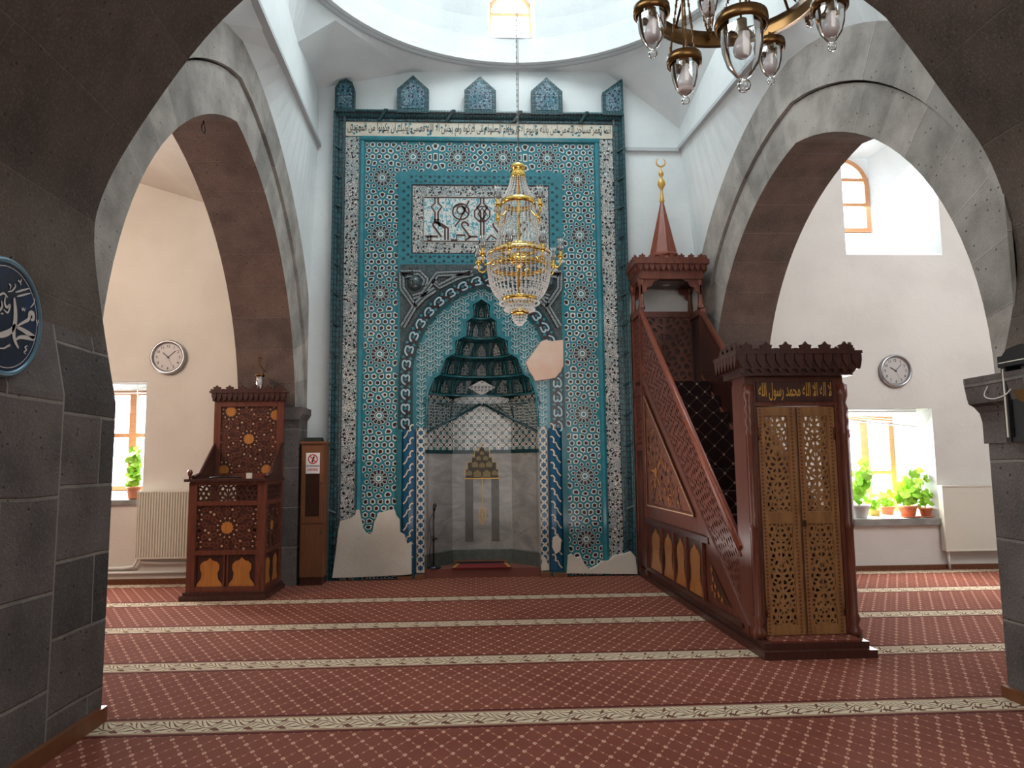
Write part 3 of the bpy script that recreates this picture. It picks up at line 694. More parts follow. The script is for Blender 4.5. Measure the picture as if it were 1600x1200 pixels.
for s in(-1,1): K([(-.62+s*.022,4.92),(-.62+s*.022,4.88),(-.48+s*.022,4.79),(-.48+s*.022,4.62)],.019)
K([(-.78,4.67),(-.60,4.67)]); K([(-.74,4.67),(-.74,4.62),(-.70,4.62),(-.70,4.69)],.015)
for u0,dr in((-.62,1),(-.22,1),(.22,1),(.60,-1)):
    K(cat([(u0+.07*dr,4.66),(u0+.0*dr,4.76),(u0-.05*dr,4.84),(u0-.01*dr,4.88),(u0+.04*dr,4.85),(u0+.035*dr,4.82)],4),.019)
K([(-.42,4.62),(-.34,4.62),(-.34,4.69),(-.22,4.69),(-.22,4.62),(-.14,4.67),(-.05,4.67)]); K([(.08,4.62),(.14,4.69),(.24,4.62),(.32,4.68),(.52,4.68)],.019)
for u0,z0_,r in((-.28,5.03,.115),(.34,5.05,.10)):
    K([(u0+r*math.cos(2*PI*k/18),z0_+r*math.sin(2*PI*k/18)) for k in range(18)],.016,True); K([(u0+.5*r*math.cos(2*PI*k/10),z0_+.02+.5*r*math.sin(2*PI*k/10)) for k in range(10)],.014,True,.001)
    K([(u0+r,5.19),(u0-.02,4.9),(u0-.08,4.82)],.016,d=.001); K([(u0-r,5.08),(u0,5.14),(u0+r,4.98)],.014,d=.001)
for u0 in(.02,):
    K([(u0+.115*math.cos(2*PI*k/8+.39),5.0+.115*math.sin(2*PI*k/8+.39)) for k in range(8)],.016,True); K([(u0,5.08),(u0+.06,5.0),(u0,4.92),(u0-.06,5.0)],.016,True)
    for s in(-1,1): K([(u0+s*.022,4.89),(u0+s*.022,4.63)],.017)
mb.build('lettering',[TBROWN,TWHITE],cp)
# arch band, spandrels, trident field -------------------------------
AO=[(p[0],p[1]) for p in arch(0,1.12,2.72,1.42,18)]; AO=[(-1.12,1.98)]+AO+[(1.12,1.98)]
AI=[(p[0],p[1]) for p in arch(0,.955,2.72,1.23,18)]; AI=[(-.955,1.98)]+AI+[(.955,1.98)]
mb=MB()
for s in(-1,1):
    half=[p for p in AO[1:len(AO)//2+1]] if s<0 else [p for p in AO[len(AO)//2:-1]]
    poly=half+([(0,4.27),(-1.12,4.27)] if s<0 else [(1.12,4.27),(0,4.27)])
    mb.prism([T(a,b,.02) for a,b in poly],(0,.02,0))
sp=mb.build('spandrel',[CARVED],MI)
mb=MB()
cx=lambda x,y:((x/5.333+600-752)*.00874,1.5+(726.5-(y/5.333+400))*.00874)
st=[[(140,122),(145,260),(250,415),(150,590)],[(130,125),(290,125),(345,185),(330,240)],[(720,128),(440,138),(320,310),(235,335)],[(740,128),(620,160),(455,245),(400,190)],[(165,140),(165,150),(240,135)],[(250,415),(330,330),(420,270)]]
for pth in st:
    for s in(-1,1):
        q=[(s*abs(cx(*p)[0]),cx(*p)[1]) for p in pth]
        mb.ribbon(q,.105,t3,.035,1); mb.ribbon(q,.078,t3,.045,2); mb.ribbon(q,.016,t3,.05,1)
mb.build('carved_straps',[CARVED,TBLACK,mk_hex('strap_relief',(.27,.33,.34),(.07,.09,.10),26,.06,.6)],sp)
for s in(-1,1):
    mb=MB(); mb.lathe([(.105*math.cos(a),.105*math.sin(a)) for a in [PI/2*k/6 for k in range(7)]],(0,0,0),16)
    mb.v=[Vector((v.x,v.y,v.z)) for v in mb.v]; mb.v=[Vector((MC+s*.92+v.x,YF-.02-v.z,4.0+v.y)) for v in mb.v]; mb.build('boss',CARVED,sp)
mb=MB()
for i in range(len(AO)-1): mb.poly([T(*AO[i],.03),T(*AO[i+1],.03),T(*AI[i+1],.03),T(*AI[i],.03)])
for E_ in (AO,AI): mb.ribbon(E_,.03,t3,.034,1); 
mid=[((a[0]+b[0])/2,(a[1]+b[1])/2) for a,b in zip(AO,AI)]
L=0; acc=.08
for a,b in zip(mid,mid[1:]):
    l=math.dist(a,b)
    while acc<=L+l:
        t=(acc-L)/l; c=(a[0]+(b[0]-a[0])*t,a[1]+(b[1]-a[1])*t); an=math.atan2(b[1]-a[1],b[0]-a[0])
        hp=[(math.cos(an)*x-math.sin(an)*y+c[0],math.sin(an)*x+math.cos(an)*y+c[1]) for x,y in cat([(-.07,0),(-.03,.045),(.04,.05),(.06,.02),(.035,0),(.06,-.02),(.04,-.05),(-.03,-.045)],3)]
        mb.ribbon(hp,.022,t3,.036,2); mb.poly([T(*q,.0355) for q in star(*c,.026,.013,5,an)],3)
        q=(c[0]-math.cos(an)*.1,c[1]-math.sin(an)*.1); mb.poly([T(*p_,.0355) for p_ in star(q[0]-math.sin(an)*.05,q[1]+math.cos(an)*.05,.03,.015,4,an)],3); mb.poly([T(*p_,.0355) for p_ in star(q[0]+math.sin(an)*.05,q[1]-math.cos(an)*.05,.03,.015,4,an)],3)
        acc+=.2
    L+=l
mb.build('lotus_band',[TBLACK,TEAL_D,PALEBLUE,TEAL],MI)
mb=MB(); ins=AI
for (a,b),(c,d) in zip(AI,AI[1:]):
    pass
mb.cm=0; hole=OUT[:-1]+[(.77,1.9)]; hole=hole+mir(hole)[::-1]
arm=.067; j=0
for i in range(-9,10):
    for j in range(0,24):
        x=i*.118; z=1.98+j*.1+(i%2)*.05
        ok=inpoly(x,z,ins+[(.95,1.9),(-.95,1.9)]) and all(inpoly(x*1.0+dx,z,ins+[(.95,1.9),(-.95,1.9)]) for dx in(-.05,.05)) and not inpoly(x,z,shrink(hole,1.03,(0,2.6))) and z<3.98-abs(x)*.3
        if not ok or abs(x)<.0 : continue
        if inpoly(x-.04,z,hole) or inpoly(x+.04,z,hole): continue
        w=.017; c30,s30=math.cos(PI/6),math.sin(PI/6)
        Yp=[(x-w,z-arm),(x-w,z-w*.6),(x-arm*c30-w*.5,z+arm*s30-w*.9),(x-arm*c30+w*.5,z+arm*s30+w*.9),(x,z+w*1.15),(x+arm*c30-w*.5,z+arm*s30+w*.9),(x+arm*c30+w*.5,z+arm*s30-w*.9),(x+w,z-w*.6),(x+w,z-arm)]
        mb.ribbon(Yp,.0055,t3,.006,0,True)
        for s in(-1,1): mb.poly([T(a,b,.007) for a,b in [(x+s*.026,z-.02),(x+s*.05,z-.008),(x+s*.05,z-.034)]],1)
mb.build('trident_field',[TWHITE,TBLACK],MI)
mb=MB(); ol=mir(OUT)[::-1]+OUT[1:]; mb.tube([T(a,b,.015) for a,b in ol if b>1.9],.016,6); mb.build('stepped_moulding',TEAL,MI)
# lower jamb strips ------------------------------------------------
for s in(-1,1):
    mb=MB(); mb.prism([T(s*.775,.08),T(s*.78,.08,.03),T(s*.88,.08,.03),T(s*.90,.08)],(0,0,1.92)); 
    for k in range(17):
        z=.14+k*.112
        mb.poly([T(a,b,.033) for a,b in star(s*.83,z,.044,.027,6,PI/6)],1)
        for q in(-1,1): mb.poly([T(s*.83+q*.05,z+.02,.033),T(s*.83+q*.05,z+.09,.033),T(s*.83+q*.02,z+.056,.033)],1)
    mb.build('star_strip',[TCREAM,BLUE],MI)
    mb=MB(); mb.prism([T(s*.905,.08,.01),T(s*.93,.08,.045),T(s*.99,.08,.06),T(s*1.05,.08,.045),T(s*1.085,.08,.01)],(0,0,1.90)) 
    for k in range(11):
        z=.12+k*.175
        pth=[(s*.925,z+.165),(s*.95,z+.17),(s*.975,z+.13),(s*.965,z+.095),(s*1.0,z+.085),(s*1.02,z+.035),(s*1.06,z-.01)]
        if s<0: pth=[(-a,b) for a,b in [(.925,z+.165),(.95,z+.17),(.975,z+.13),(.965,z+.095),(1.0,z+.085),(1.02,z+.035),(1.06,z-.01)]]
        hh=lambda u,z,h:T(u,z,.064-abs(abs(u)-.99)*.28+h)
        mb.ribbon(cat(pth,3),.026,hh,.002,2); mb.ribbon(cat(pth,3),.018,hh,.003,1)
    mb.build('wave_strip',[BLUE,TCREAM,INK],MI)
    mb=MB(); mb.box(T(s*1.085,.05,.035),T(s*1.155,1.98)); mb.box(T(s*.888,.05,.012),T(s*.905,1.95),1); mb.build('jamb_fillet',[TEAL_M,INK],MI)
    mb=MB(); mb.box(T(s*.77,.0,.10),T(s*.90,.06)); mb.box(T(s*.93,0,.11),T(s*1.12,.045)); mb.build('foot_board',WOOD_B,MI)
# niche interior -----------------------------------------------------
plan=[(-.80,.0),(-.76,.02),(-.735,.13),(-.42,.55),(.42,.55),(.735,.13),(.76,.02),(.80,.0)]
def shell(mb,pl,z0,z1,m=0,inset=0):
    for a,b in zip(pl,pl[1:]): mb.poly([T(a[0],z0,-a[1]),T(b[0],z0,-b[1]),T(b[0],z1,-b[1]),T(a[0],z1,-a[1])],m)
mb=MB(); shell(mb,plan,.12,1.66)
for x,z0,z1 in((-.42,.3,1.66),(.42,.3,1.66)): mb.box(T(x-.004,z0,-.545),T(x+.004,z1,-.56),1)
for x0,x1,z in((-.42,-.24,1.0),(.24,.42,1.2),(-.24,.24,1.62)): mb.box(T(x0,z-.003,-.546),T(x1,z+.003,-.56),1)
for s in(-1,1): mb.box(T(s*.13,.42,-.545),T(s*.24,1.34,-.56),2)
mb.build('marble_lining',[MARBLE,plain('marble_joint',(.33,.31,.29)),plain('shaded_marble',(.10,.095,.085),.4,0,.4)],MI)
mb=MB(); pl2=[(a*.985,b-.03 if b>.1 else b) for a,b in plan]; shell(mb,pl2,.1,.30)
for a,b in zip(pl2,pl2[1:]): mb.poly([T(a[0],.30,-a[1]),T(b[0],.30,-b[1]),T(b[0],.31,-b[1]-.04),T(a[0],.31,-a[1]-.04)])
mb.build('niche_base',MARBLE_D,MI)
mb=MB(); mb.poly([T(a,.12,-b) for a,b in plan]); mb.box(T(-.77,0,.0),T(.77,.12,-.02)); mb.build('niche_floor',plain('niche_carpet',(.15,.05,.035),.95,0,.35,60),MI)
mb=MB(); shell(mb,plan,1.70,2.5); mb.build('star_tile_lining',BWTILE,MI)
mb=MB(); shell(mb,[(a*.99,b-.01) for a,b in plan],1.655,1.705); mb.build('tile_fillet',TEAL_D,MI)
# muqarnas hood
hd=MB(); rb=MB(); wp=MB(); tiers=[(.80,2.33,2.46,8),(.70,2.49,2.72,7),(.57,2.75,2.98,7),(.385,3.01,3.23,5),(.225,3.26,3.50,4),(.125,3.53,3.74,3)]
def ell(w,n,k,dk=0): a=PI*k/n; return (-w*math.cos(a),(.60*w/.76+.02+dk)*math.sin(a)+.0)
pw=None
for ti,(w,z0,z1,n) in enumerate(tiers):
    up=tiers[ti+1][0] if ti+1<len(tiers) else .01
    N4=n*4
    lo=[];hi=[]
    for k in range(N4+1):
        sc_=abs(math.sin(PI*k/4)); lo.append(ell(w,N4,k,-.01)); hi.append(ell(w-(w-up)*.35+(w-up)*.2*sc_,N4,k))
    for k in range(N4):
        hd.poly([T(lo[k][0],z0,-lo[k][1]),T(lo[k+1][0],z0,-lo[k+1][1]),T(hi[k+1][0],z1-.02,-hi[k+1][1]),T(hi[k][0],z1-.02,-hi[k][1])],0)
        nx=[ell(up*1.01,N4,q) for q in(k,k+1)]
        hd.poly([T(hi[k][0],z1-.02,-hi[k][1]),T(hi[k+1][0],z1-.02,-hi[k+1][1]),T(nx[1][0],z1+.03,-nx[1][1]),T(nx[0][0],z1+.03,-nx[0][1])],0)
    rb.tube([T(a,z0-.005,-b+.012) for a,b in lo],.016,6); rb.tube([T(a,z1+.0,-b+.01) for a,b in hi],.010,6)
    for k in range(0,N4+1,4): rb.tube([T(lo[k][0]*.99,z0,-lo[k][1]+.012),T(hi[k][0]*.99,z1-.02,-hi[k][1]+.012)],.009,5)
    for k in range(2,N4,4):
        a,b=lo[k-1],lo[k+1]; c,d=hi[k-1],hi[k+1]; f=lambda p,q,t:(p[0]+(q[0]-p[0])*t,p[1]+(q[1]-p[1])*t)
        zz=lambda t:z0+(z1-.02-z0)*t
        P_=[(f(a,c,.08),.08),(f(b,d,.08),.08),(f(b,d,.5),.5),(f(f(a,b,.5),f(c,d,.5),.9),.9),(f(a,c,.5),.5)]
        wp.poly([T(p[0]*.985,zz(t),-p[1]+.016) for p,t in P_],0)
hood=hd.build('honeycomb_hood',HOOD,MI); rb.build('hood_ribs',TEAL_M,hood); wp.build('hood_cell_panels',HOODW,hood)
mb=MB()
for s in(-1,1):
    A,B,C=T(s*.77,1.93,-.04),T(s*.02,2.36,-.50),T(s*.77,2.36,-.03); mb.poly([A,B,C],0)
    mb.tube([A,B],.018,6,1); mb.tube([T(s*.45,2.12,-.25),T(s*.40,2.33,-.22),T(s*.62,2.34,-.12)],.012,5,1); mb.tube([T(s*.45,2.12,-.25),T(s*.2,2.34,-.38)],.010,5,1)
mb.tube([T(-.77,2.345,-.03),T(-.42,2.345,-.50),T(.42,2.345,-.50),T(.77,2.345,-.03)],.016,6,1)
mb.build('hood_triangles',[HOODW,TEAL_D],hood)
mb=MB(); mb.poly([T(0,2.49,-.545),T(.2,2.60,-.50),T(.0,2.70,-.46),T(-.2,2.60,-.50)]); mb.build('hood_diamond',mk_hex('diamond_scales',(.015,.025,.03),(.34,.36,.34),20,.16,.2),hood)
# gilded stepped relief and lamp in the niche
gr=MB(); stp=[(0,1.80),(.035,1.76),(.05,1.70),(.11,1.70),(.11,1.62),(.155,1.62),(.155,1.54),(.22,1.54),(.22,1.43),(.25,1.43),(.25,1.30)]
stp=stp+mir(stp)[::-1]
hh=lambda u,z,h:T(u,z,-.545+h)
gr.prism([hh(a,b,.01) for a,b in shrink(stp,.9,(0,1.36))],(0,.01,0),1)
gr.ribbon(stp,.008,hh,.012,0,True)
for u,z,r in((-.065,1.37,.055),(.065,1.37,.055),(-.18,1.38,.04),(.18,1.38,.04),(-.1,1.50,.045),(0,1.49,.04),(.1,1.50,.045),(-.05,1.59,.035),(.05,1.59,.035),(0,1.66,.03)):
    gr.poly([hh(u-r,z-r*.9,.014),hh(u+r,z-r*.9,.014),hh(u+r,z+r*.3,.014),hh(u,z+r,.014),hh(u-r,z+r*.3,.014)],2)
gr.ribbon([(-.25,1.30),(.25,1.30)],.012,hh,.015,0)
gr.ribbon([(0,1.32),(0,.92)],.007,hh,.016,0)
gr.ribbon([(0,.93),(.035,.86),(.05,.78),(.035,.72),(0,.64),(-.035,.72),(-.05,.78),(-.035,.86)],.010,hh,.016,0,True)
for a,b in(((-.03,.85),(.03,.72)),((.03,.85),(-.03,.72)),((-.045,.79),(.045,.79)),((0,.9),(0,.66))): gr.ribbon([a,b],.006,hh,.017,0)
gr.build('gilded_lamp_relief',[GOLDP,plain('dark_bronze',(.035,.022,.010),.5),plain('olive_gilding',(.16,.115,.045),.4,.2)],MI)  # dark bronze body behind gilt outlines and olive cells
# bare plaster repairs -----------------------------------------------
def patch(px,Y,mat,nm,thk=.03):
    mb=MB(); pts=[onY(x,y,Y) for x,y in px]; pts=[(p.x,Y,max(p.z,0.002)) for p in pts]; mb.prism(pts,(0,thk,0)); return mb.build(nm,mat,MI)
patch([(519,903),(524,868),(528,832),(531,815),(546,810),(555,805),(556,797),(561,797),(563,812),(566,826),(571,834),(578,836),(582,830),(585,815),(591,803),(600,799),(610,797),(616,797),(619,806),(624,812),(625,832),(632,836),(636,850),(643,846),(643,897),(626,899),(619,899),(560,902)],YF-.095,PATCH,'bare_plaster_patch',.1)
patch([(886,896),(888,868),(894,866),(900,872),(908,870),(914,882),(921,890),(934,884),(940,878),(952,876),(962,868),(975,866),(986,862),(993,870),(996,897)],YF-.09,PATCH,'bare_plaster_patch',.09)
patch([(822,566),(833,551),(846,533),(852,531),(862,533),(880,531),(880,572),(876,580),(868,590),(858,592),(836,595),(833,588),(827,580)],YF-.055,PATCH_P,'bare_plaster_patch',.05)
patch([(846,892),(848,868),(853,872),(858,890)],YF-.04,PATCH,'bare_plaster_patch',.04)
patch([(864,840),(870,836),(877,842),(876,860),(868,866),(863,855)],YF-.075,PATCH,'bare_plaster_patch',.04)
# ---------------------------------------------------------------- wood carving helpers
def fret(mb,poly,to3,pitch,th=.012,k=.62,m=0,mirror=None,ax=1.0,seed=0,bd=None):
    """pierced lattice filling a 2D polygon; to3(u,v,h)"""
    us=[p[0] for p in poly]; vs=[p[1] for p in poly]; x0,x1,y0,y1=min(us),max(us),min(vs),max(vs)
    rd=random.Random(seed); S=[]; j=0; y=y0-pitch
    while y<y1+pitch*2:
        n=int((x1-x0)/pitch)+4
        for i in range(-2,n+1):
            x=(x0+x1)/2+(i-n//2+.5*(j%2))*pitch
            S.append((x,y))
            if (i+j)%3==0 and seed: S.append((x+pitch*.28,y+pitch*.3*ax))
        y+=pitch*.86*ax; j+=1
    if mirror is not None: S=[p for p in S if p[0]<mirror-.001]; S=S+[(2*mirror-p[0],p[1]) for p in S]
    S=[(round(a,5),round(b,5)) for a,b in S]
    cells=voronoi(S,(x0-pitch,y0-pitch,x1+pitch,y1+pitch),pitch*2.2*max(1,ax))
    edges=[]; n=len(poly); area=sum(poly[i][0]*poly[(i+1)%n][1]-poly[(i+1)%n][0]*poly[i][1] for i in range(n))
    for i in range(n):
        a,b=poly[i],poly[(i+1)%n]; dx,dy=b[0]-a[0],b[1]-a[1]; s=1 if area>0 else -1; edges.append((a[0],a[1],dy*s,-dx*s))
    for i,c,pl in cells:
        for e in edges:
            if pl: pl=clip(pl,*e)
        if len(pl)<3: continue
        if bd: 
            pass
        q=shrink(pl,k)
        if i%2: q=[((a[0]+b[0])/2,(a[1]+b[1])/2) for a,b in zip(q,q[1:]+q[:1])]; q=q[-1:]+q[:-1]
        N=len(pl); A=[mb.P(to3(a,b,th)) for a,b in pl]; B=[mb.P(to3(a,b,th)) for a,b in q]; C=[mb.P(to3(a,b,0)) for a,b in q]
        for t in range(N):
            u=(t+1)%N; mb.F((A[t],A[u],B[u],B[t]),m); mb.F((B[t],B[u],C[u],C[t]),m)
def starpanel(mb,x0,x1,y0,y1,to3,centers,R_=.085,n=12,h=.006):
    """mats: 0 dark ground, 1 orange, 2 cream, 3 mid wood"""
    q=lambda pts,hh,m: mb.poly([to3(a,b,hh) for a,b in pts],m)
    inb=lambda p: x0<=p[0]<=x1 and y0<=p[1]<=y1
    def cl(pts):
        for e in ((x0,y0,-1,0),(x1,y0,1,0),(x0,y0,0,-1),(x0,y1,0,1)):
            if pts: pts=clip(pts,*e)
        return pts
    q([(x0,y0),(x1,y0),(x1,y1),(x0,y1)],0,0)
    for c in centers:
        s=cl(star(*c,R_,R_*.8,n,PI/n)); 
        if len(s)>2: q(s,h*1.2,1)
        for k in range(n):
            a=2*PI*(k+.5)/n
            for r,kind in ((1.42,'t'),(2.15,'p'),(2.75,'s'),(3.0,'p2')):
                aa=a+(PI/n if kind in('p','p2') else 0)
                if kind=='s' and k%2: continue
                p=(c[0]+R_*r*math.cos(aa),c[1]+R_*r*math.sin(aa))
                if any(math.dist(p,d)<R_*r-.001 for d in centers if d is not c): continue
                if kind=='t': g=[(p[0]+R_*.2*math.cos(aa+t),p[1]+R_*.2*math.sin(aa+t)) for t in(PI,PI+2.1,PI-2.1)][::-1]; m=2
                elif kind=='s': g=star(*p,R_*.27,R_*.12,5,aa); m=2
                else:
                    l,w=R_*.5,R_*.33; g=[(p[0]+math.cos(aa)*u-math.sin(aa)*v,p[1]+math.sin(aa)*u+math.cos(aa)*v) for u,v in((-l,0),(-l*.4,w),(l*.5,w),(l,0),(l*.5,-w),(-l*.4,-w))]; m=3
                g=cl(g)
                if len(g)>2:
                    q(g,h,m)
                    if m==3: q(shrink(g,.6),h*1.6,0)
            mb_l=[(c[0]+R_*1.15*math.cos(a),c[1]+R_*1.15*math.sin(a)),(c[0]+R_*3.3*math.cos(a+.22),c[1]+R_*3.3*math.sin(a+.22))]
            if inb(mb_l[1]) and inb(mb_l[0]): mb.ribbon(mb_l,R_*.05,to3,h*.8,3); 
            mb_l=[(c[0]+R_*1.15*math.cos(a),c[1]+R_*1.15*math.sin(a)),(c[0]+R_*3.3*math.cos(a-.22),c[1]+R_*3.3*math.sin(a-.22))]
            if inb(mb_l[1]) and inb(mb_l[0]): mb.ribbon(mb_l,R_*.05,to3,h*.8,3)
    y=y0; j=0; pt=R_*.95
    while y<y1+pt:
        x=x0+(j%2)*pt/2; i=0
        while x<x1+pt:
            if all(math.dist((x,y),c)>R_*3.35 for c in centers):
                g=cl(star(x,y,pt*.46,pt*.42,6,PI/6)); g2=cl(star(x,y,pt*.30,pt*.27,6,PI/6))
                if len(g)>2: q(g,h*.9,3)
                if len(g2)>2: q(g2,h*1.2,0)
                if (i+j)%2==0:
                    g=cl(star(x,y+pt*.55,R_*.22,R_*.10,5,i))
                    if len(g)>2: q(g,h*1.3,2)
            x+=pt; i+=1
        y+=pt*.86; j+=1
WOOD_M=mk_wood('red_brown_petals',(.20,.062,.035),(.13,.04,.022))
SPM=[WOOD_D,WOOD_O,WOOD_C,WOOD_M]
def bellshape(cx,y0,y1,w):
    H=y1-y0; pr=[(1,0),(.94,.10),(.66,.26),(.60,.45),(.74,.62),(.72,.76),(.52,.86),(.22,.90),(.12,.94),(0,1)]
    return [(cx+w*a,y0+H*b) for a,b in pr]+[(cx-w*a,y0+H*b) for a,b in pr[-2::-1]]
def crest(mb,x0,x1,z,y0,y1,n,h,m=0,axis='x'):
    st=(x1-x0)/n
    for i in range(n):
        c=x0+st*(i+.5); w=st/2
        pts=[(c-w*.98,z),(c-w*.98,z+h*.35),(c-w*.5,z+h*.3),(c-w*.62,z+h*.65),(c-w*.25,z+h*.7),(c,z+h),(c+w*.25,z+h*.7),(c+w*.62,z+h*.65),(c+w*.5,z+h*.3),(c+w*.98,z+h*.35),(c+w*.98,z)]
        if axis=='x': mb.xz(pts,y0,y1,m)
        else: mb.yz(pts,y0,y1,m)
def fringe(mb,x0,x1,z,y0,y1,n,h,m=0,axis='x'):
    st=(x1-x0)/n
    for i in range(n):
        c=x0+st*(i+.5); w=st/2
        pts=[(c-w*.9,z),(c+w*.9,z),(c+w*.9,z-h*.4),(c+w*.45,z-h*.75),(c,z-h),(c-w*.45,z-h*.75),(c-w*.9,z-h*.4)]
        if axis=='x': mb.xz(pts,y0,y1,m)
        else: mb.yz(pts,y0,y1,m)
# ---------------------------------------------------------------- tall stair pulpit
MX0,MX1=2.21,3.03
MP=thing('stair_pulpit','tall carved mahogany stair pulpit with tan double doors, handrails and a pointed roof','pulpit',((MX0+MX1)/2,5.7,0))
mb=MB(); mb.box((MX0-.03,5.66,0),(MX1+.03,10.03,.06)); mb.box((MX0,5.72,.06),(MX1,10.03,.11)); mb.build('plinth',WOOD_D,MP)
mb=MB(); mb.box((MX0+.06,5.72,.111),(MX1-.06,6.0,.125)); mb.build('threshold_carpet',CARPET_N,MP)
def SL(y,k=0): return .13+(y-5.95)*.70          # top of stringer
def SH(y): return .77+(y-6.1)*.793              # handrail
# steps
mb=MB(); n=11; ya,yb_=6.12,9.42
for i in range(n):
    y0=ya+(yb_-ya)*i/n; z1=.11+(i+1)*(2.52-.11)/n; mb.box((MX0+.05,y0,.11),(MX1-.05,10.0,z1))
mb.build('stair',STAIRC,MP)
for s,xx in((-1,MX0),(1,MX1)):
    xo=xx; xi=xx-s*.045
    to=lambda u,v,h,xx=xx,s=s:(xx+s*h,u,v)
    mb=MB(); mb.yz([(6.12,.11),(9.5,.11),(9.5,SL(9.5)-.04),(6.12,SL(6.12)-.04)],xi,xo-s*.005); sd=mb.build('side_panel',WOOD,MP)
    if s<0:
        mb=MB()
        tri=[(9.44,.96),(7.42,.96),(9.44,2.36)]
        mb.poly([to(a,b,.004) for a,b in tri],0)
        for a,b in zip(tri,tri[1:]+tri[:1]): mb.ribbon([a,b],.05,to,.016,3)
        for a,b in zip(tri,tri[1:]+tri[:1]): mb.ribbon([a,b],.012,to,.02,2)
        mb.build('triangular_frame',[WOOD_M,WOOD_O,WOOD_C,WOOD],sd)
        mb=MB(); c=(8.95,1.38)
        for cc,R_ in ((c,.30),((8.9,1.0),.13),((9.38,1.75),.12),((8.25,1.12),.15)):
            for k in range(10):
                a=2*PI*k/10+.1; L_=R_*(1 if k%2==0 else .62)
                pts=[(cc[0]+.02*math.cos(a+1.5),cc[1]+.02*math.sin(a+1.5)),(cc[0]+L_*.5*math.cos(a+.12),cc[1]+L_*.5*math.sin(a+.12)),(cc[0]+L_*math.cos(a),cc[1]+L_*math.sin(a)),(cc[0]+L_*.5*math.cos(a-.12),cc[1]+L_*.5*math.sin(a-.12))]
                if all(p[1]>1.0 and p[0]<9.42 and p[1]<.96+(p[0]-7.5)*.69 for p in pts): mb.poly([to(u,v,.010) for u,v in pts],1 if k%2==0 else 3)
        rd=random.Random(5)
        for i in range(330):
            u=rd.uniform(7.7,9.38); v=rd.uniform(1.02,2.25)
            if v<.92+(u-7.55)*.67: mb.poly([to(a,b,.008) for a,b in star(u,v,.045,.014,4,rd.random()*3)],(0,1,2)[0 if i%3 else 1])
        mb.poly([to(a,b,.014) for a,b in star(*c,.075,.05,10)],1)
        mb.build('star_inlay',[WOOD_D,WOOD_O,WOOD_C,WOOD],sd)
        mb=MB(); mb.box((MX0-.03,6.95,.73),(MX0,9.48,.79)); mb.box((MX0-.03,6.12,.14),(MX0,9.48,.18)); mb.build('cross_rail',WOOD_D,sd)
        ys=[9.38,8.74,8.2,7.72,7.16]
        for a,b in zip(ys,ys[1:]):
            mb=MB(); mb.poly([to(u,v,.004) for u,v in [(a-.03,.19),(b+.03,.19),(b+.03,.72),(a-.03,.72)]],0)
            mb.prism([to(u,v,.006) for u,v in bellshape((a+b)/2,.19,.69,(a-b)*.40)],(-.008,0,0),1); mb.box((MX0-.028,b-.022,.18),(MX0,b+.022,.73),2); mb.build('arched_inlay_panel',[WOOD_D,WOOD_O,WOOD],sd)
        mb=MB(); tr_=[(6.98,.24),(6.45,.24),(6.98,.56)]
        mb.poly([to(a,b,.004) for a,b in tr_],0)
        for k,(u,v) in enumerate(((6.93,.50),(6.9,.42),(6.93,.33),(6.84,.36),(6.86,.28),(6.75,.30),(6.66,.27))): mb.poly([to(a,b,.01) for a,b in star(u,v,.045,.022,4,k)],1)
        mb.build('corner_inlay',[WOOD_D,WOOD_O],sd)
    # stringer, balustrade, handrail
    mb=MB(); mb.yz([(6.0,SL(6.0)-.07),(9.5,SL(9.5)-.07),(9.5,SL(9.5)+.02),(6.0,SL(6.0)+.02)],xx+s*.02,xx-s*.05); mb.build('stringer',WOOD,MP)
    mb=MB(); y0,y1=6.18,9.5; par=[(y0,SL(y0)+.02),(y1,SL(y1)+.02),(y1,SH(y1)-.06),(y0,SH(y0)-.06)]
    mb.yz(par,xx-s*.03,xx-s*.034,1)
    # sheared lattice so it follows the slope
    def sh(u,v,h,xx=xx,s=s):
        t=v; return (xx-s*.012+s*h,u,SL(u)+.02+t*(SH(u)-SL(u)-.08))
    fret(mb,[(y0,0),(y1,0),(y1,1),(y0,1)],sh,.105,.016,.58,0,None,1.25,3)
    mb.build('balustrade',[WOOD,WOOD_D],MP)
    mb=MB(); p0,p1=(xx,6.12,SH(6.12)),(xx,9.56,SH(9.56)); mb.tube([p0,p1],.034,10); mb.tube([(xx,6.12,SH(6.12)-.06),(xx,9.56,SH(9.56)-.06)],.022,8); mb.build('handrail',WOOD_R if s<0 else WOOD,MP)
# tower
mb=MB()
for x in(MX0,MX1):
    for y in(9.52,10.0): mb.cbox((x,y,1.78),(.06,.06,3.5))
mb.box((MX0-.02,9.5,2.42),(MX1+.02,10.03,2.52)); mb.build('tower_frame',WOOD,MP)
for x,s in((MX0,-1),(MX1,1)):
    mb=MB()
    to=lambda u,v,h,x=x,s=s:(x+s*h,u,v)
    for z0,z1 in((2.58,3.44),(1.75,2.4)):
        fret(mb,[(9.56,z0),(9.97,z0),(9.97,z1),(9.56,z1)],to,.085,.014,.6,0,None,1.1,2); mb.box((x-.004,9.55,z0),(x+.004,9.98,z1),1)
    mb.box((x-.01,9.55,.15),(x+.01,9.98,1.7),1); mb.prism([(x+s*.014,a,b) for a,b in bellshape(9.765,.3,1.6,.15)],(s*.006,0,0),0)
    mb.box((x-.035,9.5,3.46),(x+.035,10.03,3.54))
    mb.box((x-.03,9.5,1.66),(x+.03,10.03,1.74)); mb.box((x-.03,9.5,2.4),(x+.03,10.03,2.47)); mb.build('tower_side',[WOOD,WOOD_D],MP)
